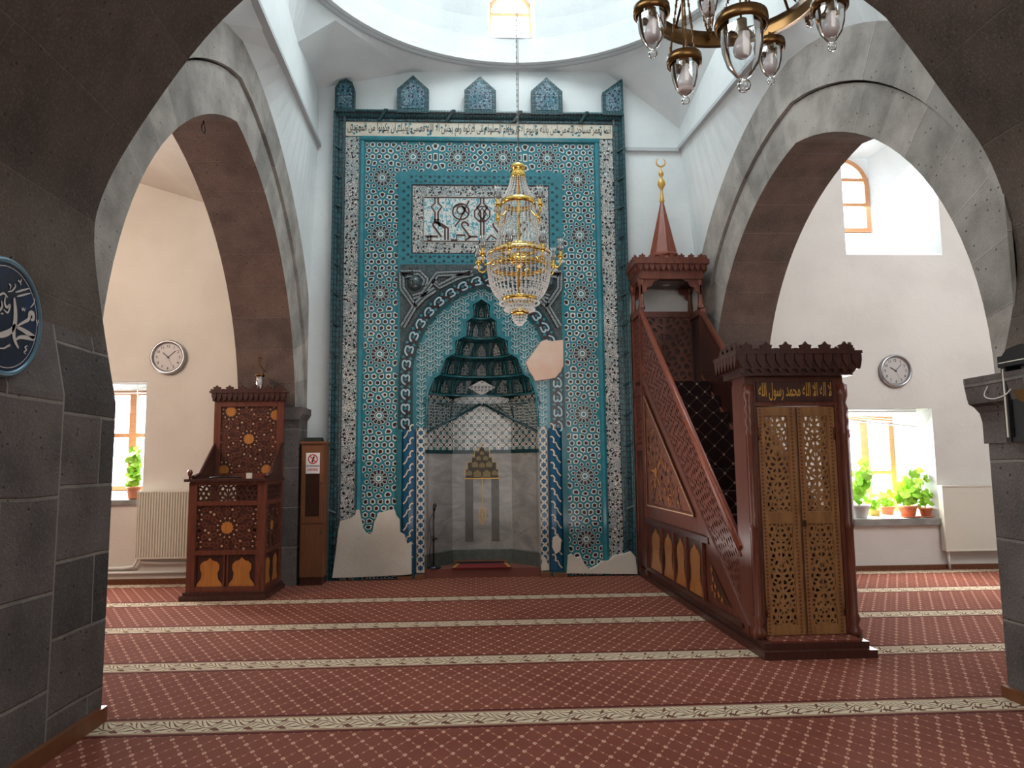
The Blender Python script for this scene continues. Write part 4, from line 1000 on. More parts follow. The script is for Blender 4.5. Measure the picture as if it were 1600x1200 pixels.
mb=MB(); fret(mb,[(MX0+.03,2.62),(MX1-.03,2.62),(MX1-.03,3.5),(MX0+.03,3.5)],lambda u,v,h:(u,9.96-h,v),.12,.014,.6,0,(MX0+MX1)/2,1.0,4)
mb.box((MX0,9.968,2.52),(MX1,9.99,3.5),1); mb.box((MX0-.03,9.93,3.5),(MX1+.03,10.0,3.58)); mb.box((MX0+.02,9.94,2.52),(MX1-.02,9.97,2.64)); mb.build('tower_back',[WOOD,WOOD_D],MP)
# canopy
cnp=MB(); cx0,cx1,cy0,cy1=MX0-.05,MX1+.05,9.44,10.03
cnp.box((cx0+.03,cy0+.03,3.93),(cx1-.03,cy1,4.10)); cnp.box((cx0-.04,cy0-.04,4.12),(cx1+.04,cy1,4.18)); cnp.box((cx0+.01,cy0+.01,4.06),(cx1-.01,cy1,4.13))
fringe(cnp,cx0,cx1,4.13,cy0-.02,cy0+.02,12,.10); fringe(cnp,cy0,cy1,4.13,cx0-.02,cx0+.02,8,.10,0,'y'); fringe(cnp,cy0,cy1,4.13,cx1-.02,cx1+.02,8,.10,0,'y')
crest(cnp,cx0,cx1,4.18,cy0-.03,cy0,7,.085); crest(cnp,cy0,cy1,4.18,cx0-.03,cx0,5,.085,0,'y'); crest(cnp,cy0,cy1,4.18,cx1,cx1+.03,5,.085,0,'y')
sc_=[(0,0),(.05,.02),(.07,.08),(.13,.10),(.16,.16),(.22,.18),(.26,.21)]
W_=MX1-MX0
a=[(MX0,3.72)]+[(MX0+.02+x,3.74+z) for x,z in sc_]+[(MX0+W_/2,3.96)]+[(MX1-.02-x,3.74+z) for x,z in sc_[::-1]]+[(MX1,3.72),(MX1,3.98),(MX0,3.98)]
for yy in(9.50,9.98): 
    Lh=[p for p in a[:len(sc_)+2]]+[(MX0+W_/2,3.98),(MX0,3.98)]; Rh=[(2*(MX0+W_/2)-x,z) for x,z in Lh]
    cnp.xz(Lh,yy,yy+.03); cnp.xz(Rh,yy,yy+.03)
for xx in(MX0-.01,MX1-.02):
    b=[(9.5,3.72),(9.53,3.74),(9.56,3.82),(9.62,3.86),(9.66,3.93),(9.765,3.96),(9.765,3.98),(9.5,3.98)]; cnp.yz(b,xx,xx+.03); cnp.yz([(2*9.765-y,z) for y,z in b],xx,xx+.03)
cnp.build('canopy',WOOD,MP)
mb=MB(); mb.box((cx0+.1,cy0+.1,3.915),(cx1-.1,cy1-.08,3.93)); starpanel(mb,cx0+.1,cx1-.1,cy0+.08,cy1-.08,lambda u,v,h:(u,v,3.914-h),[((cx0+cx1)/2,9.74)],.06); mb.build('canopy_soffit',[WOOD_D,CREAM,WOOD_C,WOOD],MP)
for x in(MX0+.01,MX1-.01):
    for y in(9.53,9.99):
        mb=MB(); mb.lathe([(.045,3.54),(.045,3.58),(.03,3.6),(.045,3.64),(.028,3.78),(.04,3.84),(.052,3.9),(.055,3.94)] if 0 else [(.05,3.53),(.05,3.56),(.036,3.6),(.030,3.72),(.026,3.84),(.05,3.90),(.052,3.95)],(x,y,0),10); mb.build('canopy_post',WOOD,MP)
ccx,ccy=2.60,9.74
mb=MB(); mb.lathe([(.25,4.17),(.245,4.22),(.20,4.27),(.215,4.29),(.215,4.31),(.195,4.33),(.022,5.08)],(ccx,ccy,0),8,smooth=False); mb.build('pointed_roof',WOOD_R,MP)
mb=MB(); mb.lathe([(.022,5.06),(.036,5.09),(.03,5.12),(.018,5.22),(.014,5.25),(.03,5.28),(.055,5.33),(.05,5.37),(.018,5.42),(.015,5.44),(.034,5.47),(.034,5.50),(.012,5.53),(.010,5.57),(.008,5.59)],(ccx,ccy,0),16)
cr=[]; 
for k in range(21): a_=R(-62+304*k/20) + 0; cr.append((ccx+.062*math.cos(a_-R(0)+R(180) if 0 else R(118)+R(304)*k/20),ccy,5.655+.062*math.sin(R(118)+R(304)*k/20)))
mb.tube(cr,[.003+.010*math.sin(PI*k/20) for k in range(21)],8); mb.build('gilt_finial',GOLDP,MP)
# portal
mb=MB()
for x,s in((MX0+.035,-1),(MX1-.035,1)):
    mb.box((x-.045,5.9,.11),(x+.045,6.18,2.14))
mb.box((MX0,5.9,1.95),(MX1,6.18,2.02)); mb.box((MX0,5.9,2.13),(MX1,6.18,2.2)); mb.box((MX0+.05,5.91,2.0),(MX1-.05,6.0,2.15)); mb.build('portal_frame',WOOD,MP)
for x,s in((MX0+.02,-1),(MX1-.02,1)):
    mb=MB(); mb.lathe([(.05,.11),(.055,.16),(.03,.20),(.045,.25),(.03,.29),(.03,.95),(.042,.98),(.03,1.01),(.03,1.70),(.04,1.73),(.028,1.77),(.045,1.82),(.028,1.87),(.045,1.92),(.028,1.97),(.045,2.03),(.045,2.12)],(x,5.885,0),14); mb.build('portal_column',WOOD,MP)
mb=MB(); x0,x1=MX0-.12,MX1+.10
mb.box((x0+.06,5.80,2.19),(x1-.06,6.24,2.24)); mb.box((x0,5.74,2.36),(x1,6.3,2.385)); mb.box((x0+.03,5.77,2.24),(x1-.03,6.27,2.36),1)
fringe(mb,x0+.01,x1-.01,2.36,5.745,5.775,13,.11); fringe(mb,x0+.03,x1-.03,2.30,5.765,5.79,13,.09)
for xx in(x0,x1-.03): fringe(mb,5.75,6.28,2.36,xx,xx+.03,7,.12,0,'y')
crest(mb,x0+.03,x1-.03,2.385,5.80,5.825,6,.085); crest(mb,5.8,6.25,2.385,x0+.03,x0+.055,4,.085,0,'y'); crest(mb,5.8,6.25,2.385,x1-.055,x1-.03,4,.085,0,'y')
mb.build('cornice',[WOOD_D,WOOD_D],MP)
mb=MB(); mb.box((MX0+.09,5.885,1.985),(MX1-.09,5.91,2.155)); ip=mb.build('inscription_board',WOOD_D,MP)
mb=MB(); to=lambda u,v,h:(MX0+.115+u,5.885-h,2.0+v); put_text(mb,text_mesh(shape_ar('لا اله الا الله محمد رسول الله'),MX1-MX0-.21,.15,3,.009),to,.004,None,-.01,-.008); mb.build('gilt_lettering',GOLDP,ip)
mid=(MX0+MX1)/2
for s in(-1,1):
    xa,xb=(MX0+.085,mid-.004) if s<0 else (mid+.004,MX1-.085); c=(xa+xb)/2
    dr=MB(); to=lambda u,v,h:(u,5.93-h,v)
    w=.062
    for a,b in(((xa,.13),(xa+w,1.94)),((xb-w,.13),(xb,1.94)),((xa+w,.13),(xb-w,.20)),((xa+w,1.0),(xb-w,1.09)),((xa+w,1.87),(xb-w,1.94))): dr.box((a[0],5.905,a[1]),(b[0],5.935,b[1]))
    dr.box((xa+.003,5.899,.14),(xa+.007,5.93,1.93),1); d=dr.build('door_leaf',[WOOD_T,WOOD_D],MP)
    for z0,z1 in((.20,1.0),(1.09,1.87)):
        mb=MB(); fret(mb,[(xa+w,z0),(xb-w,z0),(xb-w,z1),(xa+w,z1)],to,.046,.014,.60,0,c,1.35,6)
        for q in range(int((z1-z0)/.13)):
            zc=z0+.065+q*.13
            lv=cat([(c,zc-.06),(c-.045,zc-.02),(c-.03,zc+.035),(c,zc+.055),(c+.03,zc+.035),(c+.045,zc-.02)],4,True); mb.ribbon(lv,.012,to,.018,1,True)
        mb.build('pierced_panel',[WOOD_T,plain('tan_leaf_outline',(.33,.17,.065),.35)],d)  # tan leaf outlines laid over the pierced lattice
    for xx in(xa+w/2,xb-w/2):
        mb=MB()
        for q in range(60): z=.15+q*.03; mb.poly([to(a,b,.0265) for a,b in star(xx,z,.014,.007,4,q)],0)
        mb.build('carved_border',WOOD,d)
    xx=xa+.01 if s<0 else xb-.01
    for z in(.32,1.72): mb=MB(); mb.tube([(xx,5.895,z-.05),(xx,5.895,z+.05)],.007,6); mb.build('hinge',BRASS,d)
mb=MB(); mb.cbox((mid+.03,5.895,1.0),(.025,.01,.05)); mb.build('lock_plate',BRASS,MP)
# ---------------------------------------------------------------- wooden lectern box
PX0,PX1,PY0,PY1=-3.29,-2.43,8.74,9.50
PU=thing('lectern_box','dark mahogany preaching box with high star-inlaid back, standing left of the tiled niche','lectern',((PX0+PX1)/2,PY0,0))
mb=MB(); mb.box((PX0-.06,PY0-.06,0),(PX1+.05,PY1+.03,.055)); mb.box((PX0-.03,PY0-.03,.055),(PX1+.03,PY1,.09)); mb.build('plinth',WOOD_D,PU)
mb=MB()
for x in(PX0+.04,PX1-.04):
    for y in(PY0+.03,PY1-.04): mb.cbox((x,y,.70),(.09,.07,1.24))
for z,h in((.09,.05),(.50,.05),(1.06,.05),(1.29,.05)):
    mb.box((PX0,PY0,z),(PX1,PY0+.04,z+h)); mb.box((PX0,PY0,z),(PX0+.04,PY1,z+h)); mb.box((PX1-.04,PY0,z),(PX1,PY1,z+h))
mb.box((PX0+.02,PY0+.035,.1),(PX1-.02,PY1-.03,.55),1); mb.build('body_frame',[WOOD,WOOD_D],PU)
front=lambda u,v,h:(u,PY0+.028-h,v); side=lambda u,v,h:(PX1-.028+h,u,v)
mb=MB(); starpanel(mb,PX0+.09,PX1-.09,.55,1.06,front,[((PX0+PX1)/2,.805),(PX0+.03,.93),(PX1-.03,.93),(PX0+.03,.62),(PX1-.03,.62)],.078); mb.build('star_panel',SPM,PU)
mb=MB(); starpanel(mb,PY0+.08,PY1-.08,.55,1.06,side,[((PY0+PY1)/2,.805)],.07); mb.build('star_panel',SPM,PU)
for to,a0,a1,nm in((front,PX0+.09,PX1-.09,'f'),(side,PY0+.08,PY1-.08,'s')):
    m_=(a0+a1)/2
    for a,b in((a0,m_-.02),(m_+.02,a1)):
        mb=MB(); mb.poly([to(u,v,.0) for u,v in [(a,.14),(b,.14),(b,.5),(a,.5)]],0)
        mb.poly([to(u,v,.012) for u,v in bellshape((a+b)/2,.145,.47,(b-a)*.46)],1); mb.ribbon([(a,.5),(a,.14),(b,.14),(b,.5)],.02,to,.016,2); mb.build('arched_inlay_panel',[WOOD_D,WOOD_O,WOOD],PU)
    mb=MB(); fret(mb,[(a0,1.10),(a1,1.10),(a1,1.295),(a0,1.295)],to,.062,.012,.6,0,m_,1.0,2); mb.build('lattice_strip',WOOD_D,PU)
mb=MB(); mb.box((PX0-.05,PY0-.05,1.335),(PX1+.03,PY1-.02,1.365)); mb.build('shelf_top',WOOD_D,PU)
for x in(PX0-.0,PX1-.03):
    mb=MB(); mb.yz([(PY0+.06,1.365),(PY1,1.365),(PY1,1.80),(PY0+.22,1.40)],x,x+.03); mb.tube([(x+.015,PY0+.04,1.385),(x+.015,PY0+.25,1.42),(x+.015,PY1,1.80)],.022,8); mb.build('sloping_arm',WOOD_D,PU)
mb=MB(); mb.lathe([(.012,1.365),(.014,1.40),(.022,1.41),(.032,1.44),(.022,1.47),(.0,1.475)],(PX0,PY0-.01,0),12); mb.build('ball_knob',WOOD,PU)
mb=MB(); yb=PY1-.02
mb.box((PX0+.0,yb-.02,1.36),(PX0+.08,yb+.04,2.34)); mb.box((PX1-.08,yb-.02,1.36),(PX1,yb+.04,2.34)); mb.box((PX0,yb-.02,2.26),(PX1,yb+.04,2.34)); mb.box((PX0,yb-.02,1.36),(PX1,yb+.04,1.42)); mb.box((PX0+.02,yb+.01,1.38),(PX1-.02,yb+.03,2.3)); bk=mb.build('high_back',WOOD,PU)
mb=MB(); starpanel(mb,PX0+.08,PX1-.08,1.42,2.26,lambda u,v,h:(u,yb+.008-h,v),[((PX0+PX1)/2,1.85),(PX0+.20,2.20),(PX1-.10,2.15),(PX0+.13,1.46),(PX1-.20,1.46),(PX0+.05,1.9)][:5],.072); mb.build('star_panel',SPM,bk)
mb=MB(); fringe(mb,PX0-.03,PX1+.03,2.43,yb-.07,yb-.04,14,.10); mb.box((PX0-.05,yb-.08,2.43),(PX1+.05,yb+.06,2.455)); mb.box((PX0-.02,yb-.045,2.33),(PX1+.02,yb+.05,2.43)); crest(mb,PX0-.04,PX1+.04,2.455,yb-.07,yb-.045,6,.075); mb.build('cornice',WOOD_D,PU)
mb=MB(); mb.box((-2.66,PY0+.02,1.366),(-2.60,PY0+.05,1.43)); tag(mb.build('paper_box',CREAM),'tiny cream carton standing on the shelf of the lectern box','box')
mb=MB(); mb.tube([(-3.08,PY0+.03,1.378),(-2.95,PY0+.0,1.385),(-2.85,PY0+.06,1.385),(-2.72,PY0+.05,1.378)],.011,6); tag(mb.build('microphone_cable',BLACK),'black cable lying along the shelf of the lectern box','cable')
# ---------------------------------------------------------------- narrow bookcase
bx0,bx1,by0,by1=-2.235,-1.935,9.62,9.90
BC=thing('narrow_bookcase','narrow brown cabinet with a dark glass door, between the stone pilaster and the tiled niche','bookcase',((bx0+bx1)/2,by0,0))
mb=MB(); mb.box((bx0,by0+.02,.10),(bx1,by1,1.79)); mb.box((bx0-.015,by0-.01,1.79),(bx1+.015,by1,1.815)); mb.box((bx0+.01,by0+.03,0),(bx1-.01,by1,.10),1); mb.build('case',[WOOD_B,WOOD_D],BC)
mb=MB(); 
for a,b in(((bx0+.01,.78),(bx0+.06,1.76)),((bx1-.06,.78),(bx1-.01,1.76)),((bx0+.01,.78),(bx1-.01,.86)),((bx0+.01,1.52),(bx1-.01,1.76))): mb.box((a[0],by0,a[1]),(b[0],by0+.02,b[1]))
d=mb.build('glass_door',WOOD_B,BC); mb=MB(); mb.box((bx0+.05,by0+.008,.85),(bx1-.05,by0+.014,1.53)); mb.build('pane',SCREEN,d)
mb=MB(); mb.lathe([(0,0),(.01,.003),(.006,.012)],(0,0,0),8); mb.v=[Vector((bx1-.035+v.x,by0-v.z,1.28+v.y)) for v in mb.v]; mb.build('knob',BLACK,d)
mb=MB(); mb.box((bx0+.01,by0,.11),(bx1-.01,by0+.02,.76)); d=mb.build('lower_door',WOOD_B,BC)
mb=MB(); mb.cbox((bx1-.035,by0-.006,.66),(.018,.012,.018)); mb.build('knob',BLACK,d)
# notice
SG=thing('notice','white notice with a red no-phone circle fixed to the narrow brown cabinet','sign',(bx0+.14,by0-.004,1.5))
sx,sz=bx0+.065,1.405
mb=MB(); mb.box((sx,by0-.006,sz),(sx+.175,by0-.002,sz+.265)); mb.build('notice_sheet',SIGNW,SG)
to=lambda u,v,h:(sx+u,by0-.006-h,sz+v)
mb=MB(); c=(.087,.185); mb.ribbon([(c[0]+.056*math.cos(2*PI*k/32),c[1]+.056*math.sin(2*PI*k/32)) for k in range(32)],.014,to,.002,0,True); mb.ribbon([(c[0]-.042,c[1]+.042),(c[0]+.042,c[1]-.042)],.013,to,.0025,0)
mb.poly([to(c[0]+a,c[1]+b,.001) for a,b in((-.02,-.04),(.0,-.045),(.025,.025),(.02,.035),(.0,.03))],1); mb.ribbon([(c[0]+.012,c[1]+.03),(c[0]+.02,c[1]+.048)],.005,to,.001,1)
put_text(mb,text_mesh('CEP TELEFONLARINIZI',.16,.024,2,.02),to,.0015,1,.008,.085); put_text(mb,text_mesh('KAPATINIZ',.135,.032,2,.02),to,.0015,0,.02,.035); mb.build('notice_print',[REDI,INK],SG)
mb=MB(); mb.box((bx0+.02,by0+.03,1.816),(bx1-.05,by0+.2,1.845)); mb.box((bx0+.03,by0+.04,1.845),(bx1-.06,by0+.19,1.868)); tag(mb.build('closed_book',plain('dark_green_cover',(.01,.018,.014),.4)),'dark book lying flat on top of the narrow cabinet','book')
# ---------------------------------------------------------------- wall clocks
def wall_clock(c,label,hh,mm_,r=.235):
    root=thing('wall_clock',label,'clock',c,'silver wall clocks')
    def rot(mb): mb.v=[Vector((c[0]+v.x,c[1]-v.z,c[2]+v.y)) for v in mb.v]; return mb
    mb=MB(); mb.lathe([(r*.98,0),(r,.03),(r*.97,.055),(r*.90,.062),(r*.84,.05),(r*.80,.03)],(0,0,0),40); mb.f=mb.f[:-2]; mb.mi=mb.mi[:-2]; mb.uv=mb.uv[:-2]; mb.sm=mb.sm[:-2]; rot(mb).build('rim',CHROME,root)
    mb=MB(); mb.lathe([(0,.028),(r*.82,.028)],(0,0,0),32,smooth=False); d=rot(mb).build('dial',DIAL,root)
    mb=MB(); t=lambda u,v,h:(u,v,.030+h)
    for k in range(12):
        a=PI/2-2*PI*(k+1)/12; tm=text_mesh(str(k+1),None,r*.16,2,.01); w=max(p[0] for p in tm[0]); put_text(mb,tm,t,0,0,r*.64*math.cos(a)-w/2,r*.64*math.sin(a)-r*.08)
    for k in range(60):
        a=2*PI*k/60; mb.ribbon([(r*.77*math.cos(a),r*.77*math.sin(a)),(r*.80*math.cos(a),r*.80*math.sin(a))],.003,t,0)
    rot(mb).build('numerals',INK,d)
    mb=MB()
    for a,l,w in((hh,r*.40,.011),(mm_,r*.56,.008),(PI/2-PI*.86,r*.55,.003)): mb.ribbon([(-math.cos(a)*r*.1,-math.sin(a)*r*.1),(math.cos(a)*l,math.sin(a)*l)],w,t,.004)
    rot(mb).build('hands',INK,root)
wall_clock((-4.14,YW-.003,2.985),'round silver wall clock on the cream wall seen through the left arch',PI/2+.85,PI/2-.85)
wall_clock((5.955,YW-.003,2.755),'round silver wall clock above the potted plants, seen through the right arch',PI/2+1.0,PI/2-.75)
# ---------------------------------------------------------------- radiators
def radiator(x0,x1,z0,z1,label,ribbed,pipe):
    root=thing('radiator',label,'radiator',((x0+x1)/2,YW-.06,z0))
    mb=MB(); yf=YW-.13; mb.box((x0,yf+.01,z0),(x1,YW-.03,z1)); mb.box((x0-.006,yf,z0-.006),(x1+.006,yf+.012,z0+.012)); mb.box((x0-.006,yf,z1-.02),(x1+.006,yf+.012,z1)); mb.box((x0-.004,yf,z0),(x0+.006,YW-.03,z1)); mb.build('panel',CREAM,root)
    mb=MB()
    if ribbed:
        n=int((x1-x0)/.034)
        for k in range(n): x=x0+.02+k*(x1-x0-.02)/n; mb.prism([(x,yf+.01,z0+.02),(x+.006,yf-.010,z0+.02),(x+.015,yf-.010,z0+.02),(x+.021,yf+.01,z0+.02)],(0,0,z1-z0-.04))
        mb.build('ribs',CREAM,root)
    mb=MB()
    for p in pipe: mb.tube(p,.02,8)
    mb.build('pipes',WHITEP,root)
radiator(-4.42,-3.30,.33,1.20,'ribbed cream radiator under the left window, half hidden by the wooden lectern box',True,
    [[(-6.2,YW-.03,.20),(-4.6,YW-.03,.20),(-4.47,YW-.05,.22),(-4.42,YW-.06,.30),(-4.40,YW-.06,.36)],[(-6.2,YW-.03,.14),(-3.4,YW-.03,.14)],[(-4.38,YW-.06,.28),(-4.1,YW-.04,.26),(-3.4,YW-.04,.26)]])
radiator(6.45,7.45,.25,1.14,'smooth cream radiator beside the right window, cut off by the right pier',False,[[(6.52,YW-.05,.27),(6.52,YW-.05,.0)],[(6.50,YW-.06,.33),(6.52,YW-.05,.22)]])
# ---------------------------------------------------------------- blinds
def blind(x0,x1,z,y,n,label,tilt=0):
    root=thing('window_blind',label,'blind',((x0+x1)/2,y,z))
    mb=MB(); mb.box((x0,y-.02,z-.03),(x1,y+.02,z)); mb.build('head_rail',WHITEP,root)
    mb=MB()
    for k in range(n):
        zz=z-.045-k*.021; dz=-tilt*(k+1)/n; mb.prism([(x0+.01,y-.02,zz),(x0+.01,y+.018,zz+.008),(x0+.01,y+.018,zz+.011),(x0+.01,y-.02,zz+.003)],(x1-x0-.02,0,dz))
    zz=z-.05-n*.021; mb.prism([(x0+.01,y-.012,zz-.01),(x0+.01,y+.012,zz-.01),(x0+.01,y+.012,zz+.01),(x0+.01,y-.012,zz+.01)],(x1-x0-.02,0,-tilt)); mb.build('slats',WHITEP,root)
    mb=MB(); mb.tube([(x1-.12,y-.025,z-.03),(x1-.11,y-.03,z-.7)],.003,5); mb.build('cord',WHITEP,root)
blind(-5.54,-4.43,2.665,10.15,5,'white slatted blind drawn up at the top of the left window')
blind(5.27,6.26,2.20,10.16,4,'white slatted blind hanging crooked at the top of the right window',.10)
# ---------------------------------------------------------------- potted plants
def plant(c,label,rp,hp,ht,nl,ls,mat,spread=.16,sd=1,saucer=True,col=False):
    rd=random.Random(sd); root=thing('potted_plant',label,'plant',c,'potted plants on the right window sill' if c[0]>0 else None)
    mb=MB(); mb.lathe([(rp*.68,.012),(rp*.72,.02),(rp*.95,hp*.8),(rp*1.08,hp*.82),(rp*1.08,hp),(rp*.95,hp),(rp*.9,hp*.9)],c,18); mb.build('pot',mat,root)
    if saucer: mb=MB(); mb.lathe([(rp*.8,0),(rp*1.35,.012),(rp*1.4,.025),(rp*1.3,.02)],c,18); mb.build('saucer',mat,root)
    mb=MB(); mb.lathe([(0,hp*.9),(rp*.9,hp*.9)],c,14); mb.build('soil',MARBLE_D,root)
    st=MB(); lf=MB(); ends=[]
    for k in range(7):
        a=rd.random()*2*PI; h=ht*(.6+.4*rd.random()); s_=spread*(.4+.6*rd.random()); base=Vector(c)+Vector((0,0,hp*.85))
        pth=[base+Vector((math.cos(a)*s_*t**1.5*(1 if not col else .4),math.sin(a)*s_*t**1.5*.5,h*t)) for t in(0,.25,.5,.75,1)]; st.tube(pth,.004,5); ends+=pth[1:]
    for k in range(nl):
        p=rd.choice(ends)+Vector((rd.uniform(-1,1)*spread*.45,rd.uniform(-.6,.6)*spread*.3,rd.uniform(-.05,.05)*ht*1.5)); r=ls*(.6+.5*rd.random())
        nrm=Vector((rd.uniform(-.6,.6),-1+rd.uniform(-.3,.5),rd.uniform(-.1,1))).normalized(); u=nrm.orthogonal().normalized(); w=nrm.cross(u); a0=rd.random()*6.28
        pts=[]
        for q in range(9):
            a=a0+2*PI*q/9; rr=r*(.35 if q==0 else 1+.12*(q%2)); pts.append(p+(u*math.cos(a)+w*math.sin(a))*rr+nrm*(-.15*r if q%2 else .05*r))
        ci=lf.P(p); ids=[lf.P(q) for q in pts]
        for q in range(9): lf.F((ci,ids[q],ids[(q+1)%9]),smooth=True)
    st.build('stems',LEAF,root); lv=lf.build('leaves',LEAF,root); lv['kind']='stuff'
    return root
plant((5.40,10.22,.69),'leafy geranium in a white pot at the left end of the right window sill',.13,.19,.62,60,.075,POTW,.22,1,False)
plant((5.66,10.35,.69),'low yellow-green plant in a small ochre bowl behind the white pot, right window sill',.10,.11,.20,26,.05,plain('ochre_pot',(.60,.42,.10),.5),.12,2,False)
plant((5.90,10.42,.69),'bushy plant in the small terracotta pot in the middle of the right window sill',.10,.15,.26,40,.055,TERRA,.17,3)
plant((6.10,10.24,.69),'tall leafy plant in the widest terracotta pot on the right window sill',.125,.17,.50,70,.07,TERRA,.22,4)
plant((6.33,10.2,.69),'slender plant in the terracotta pot at the right end of the right window sill',.085,.14,.40,34,.05,TERRA,.15,5)
plant((-4.58,10.2,1.08),'tall narrow leafy plant in a terracotta pot on the left window sill',.085,.17,.52,70,.06,TERRA,.12,6,False,True)
mb=MB(); c=(5.78,10.2,1.12)
for k in range(9): a=k*2.4; mb.cbox((c[0]+.02*math.cos(a),c[1],c[2]+.02*math.sin(a)+.01*(k%2)),(.022,.02,.018))
# ---------------------------------------------------------------- small wall fittings
SW=thing('switch_box','small dark red switch plate on the wall just left of the right window','switch',(5.18,YW,1.88))
mb=MB(); mb.box((5.03,YW-.03,1.82),(5.24,YW,1.93)); mb.build('plate',plain('maroon_plastic',(.16,.03,.06),.4),SW)
mb=MB(); mb.tube([(5.135,YW-.034,1.876+.0),(5.135,YW-.045,1.876)],.018,10); mb.build('knob',BLACK,SW)
SN=thing('wall_sconce','small brass wall lamp with a clear glass cup above the wooden lectern box','lamp',(-2.74,9.64,2.75))
mb=MB(); mb.lathe([(0,0),(.03,.0),(.035,.012),(.02,.02)],(0,0,0),12); mb.v=[Vector((-2.72+v.x,9.64-v.z,2.74+v.y)) for v in mb.v]
mb.tube(cat([(-2.72,9.62,2.74),(-2.70,9.55,2.72),(-2.74,9.5,2.78),(-2.76,9.46,2.86),(-2.73,9.44,2.90),(-2.70,9.44,2.86)],4),.007,6); mb.build('bracket',BRASS,SN)
mb=MB(); 
for s in(-1,1): mb.tube([(-2.73,9.44,2.89),(-2.73+s*.05,9.44,2.66)],.003,4)
mb.lathe([(.055,2.64),(.058,2.66),(.055,2.67)],(-2.73,9.44,0),16); mb.build('hanger',BRASS,SN)
mb=MB(); mb.lathe([(.05,2.66),(.048,2.58),(.035,2.49),(.014,2.46),(.018,2.44),(.0,2.425)],(-2.73,9.44,0),16); mb.build('glass_cup',LAMPG,SN)
mb=MB(); mb.lathe([(.0,2.50),(.026,2.53),(.03,2.57),(.018,2.62),(.014,2.65)],(-2.73,9.44,0),12); mb.build('bulb',BULB,SN)
mb=MB(); mb.tube([(-2.68,9.635,2.74),(-2.675,9.635,2.42)],.004,5); mb.build('cord',WHITEP,SN)
IR=MB(); IR.tube([( -2.63,7.0+.045*math.cos(2*PI*k/12),4.78+.045*math.sin(2*PI*k/12)) for k in range(12)],.006,5,closed=True); IR.tube([(-2.63,7.0,4.82),(-2.63,7.0,4.86)],.008,5)
tag(IR.build('iron_ring',BLACK),'small iron ring hanging under the crown of the left stone arch','ring')
# microphone stand, rugs ------------------------------------------------
MS=thing('microphone_stand','thin black microphone stand standing at the left inside the tiled niche','microphone stand',(MC-.665,10.09,.12))
bxm,bym=MC-.662,10.13
mb=MB(); mb.lathe([(.10,.12),(.10,.135),(.02,.15),(.012,.16)],(bxm,bym,0),20); mb.build('base',BLACK,MS)
mb=MB(); mb.tube([(bxm,bym,.15),(bxm+.0,bym,.80)],.010,8); mb.tube([(bxm,bym,.48),(bxm,bym,.55)],.017,8); mb.cbox((bxm+.035,bym,.51),(.035,.02,.025)); mb.build('pole',BLACK,MS)
mb=MB(); mb.tube([(bxm,bym,.78),(bxm+.006,bym-.02,.88)],.011,8); mb.tube([(bxm+.006,bym-.02,.88),(bxm+.016,bym-.05,.955)],[.016,.026],10); mb.lathe([(0,-.026),(.02,-.016),(.026,0),(.02,.016),(0,.026)],(bxm+.018,bym-.055,.962),12); mb.build('microphone',BLACK,MS)
mb=MB(); mb.tube(cat([(bxm,bym-.02,.87),(bxm-.06,bym-.02,.70),(bxm-.03,bym-.02,.5),(bxm-.055,bym-.02,.3),(bxm-.02,bym-.03,.15)],5),.004,5); mb.build('cable',BLACK,MS)
RG=thing('prayer_rug','small crimson rug with gold side borders lying in the mouth of the tiled niche','rug',(MC-.03,10.1,.12))
rz=.122
mb=MB(); mb.prism([(MC-.42,10.02,rz),(MC+.38,10.02,rz),(MC+.345,10.42,rz),(MC-.37,10.42,rz)],(0,0,.014)); mb.build('rug_field',REDRUG,RG)
mb=MB()
for s,x0,x1 in((-1,MC-.42,MC-.37),(1,MC+.38,MC+.345)):
    for k in range(9):
        t=(k+.5)/9; x=x0+(x1-x0)*t-s*.03; mb.poly([(a,b,rz+.016) for a,b in star(x,10.02+.4*t,.035,.018,4,k)])
mb.build('gold_border',GOLDP,RG)
mb=MB(); mb.box((MC-.40,10.44,.12),(MC+.34,10.54,.17)); mb.box((MC-.36,10.435,.135),(MC+.30,10.445,.16),1); tag(mb.build('wooden_kneeling_board',[WOOD_B,BLACK]),'low brown wooden board behind the crimson rug in the niche','board')
# ---------------------------------------------------------------- round plaque on the left pier
pc=(-2.236,3.53,2.215); rp=.275
PL=thing('calligraphy_plaque','round dark blue plaque with white Arabic calligraphy hanging on the left foreground pier','plaque',pc)
tp=lambda u,v,h:(pc[0]+h,pc[1]+u,pc[2]+v)
mb=MB(); mb.lathe([(rp,0),(rp+.012,.018),(rp+.005,.035),(rp-.012,.04),(rp-.018,.03)],(0,0,0),48); mb.f=mb.f[:-2];mb.mi=mb.mi[:-2];mb.uv=mb.uv[:-2];mb.sm=mb.sm[:-2]
mb.v=[Vector(tp(v.x,v.y,v.z)) for v in mb.v]; mb.build('rim',STEELB,PL)
mb=MB(); mb.poly([tp((rp-.012)*math.cos(2*PI*k/48),(rp-.012)*math.sin(2*PI*k/48),.03) for k in range(48)]); fc=mb.build('face',NAVY,PL)
mb=MB(); mb.ribbon([((rp-.035)*math.cos(2*PI*k/48),(rp-.035)*math.sin(2*PI*k/48)) for k in range(48)],.004,tp,.032,0,True)
def pq(x,y):   # crop of the photograph (6x, origin 0,390) to plaque plane
    p=onX(x/6,390+y/6,-2.2); return (p.y-pc[1],p.z-pc[2])
def S(pts,w,n=5):
    q=cat([pq(*p) for p in pts],n); N=len(q); ws=[w*(.35+.65*math.sin(PI*(i/(N-1))**.8)) if N>2 else w for i in range(N)]; mb.ribbon(q,ws,tp,.033)
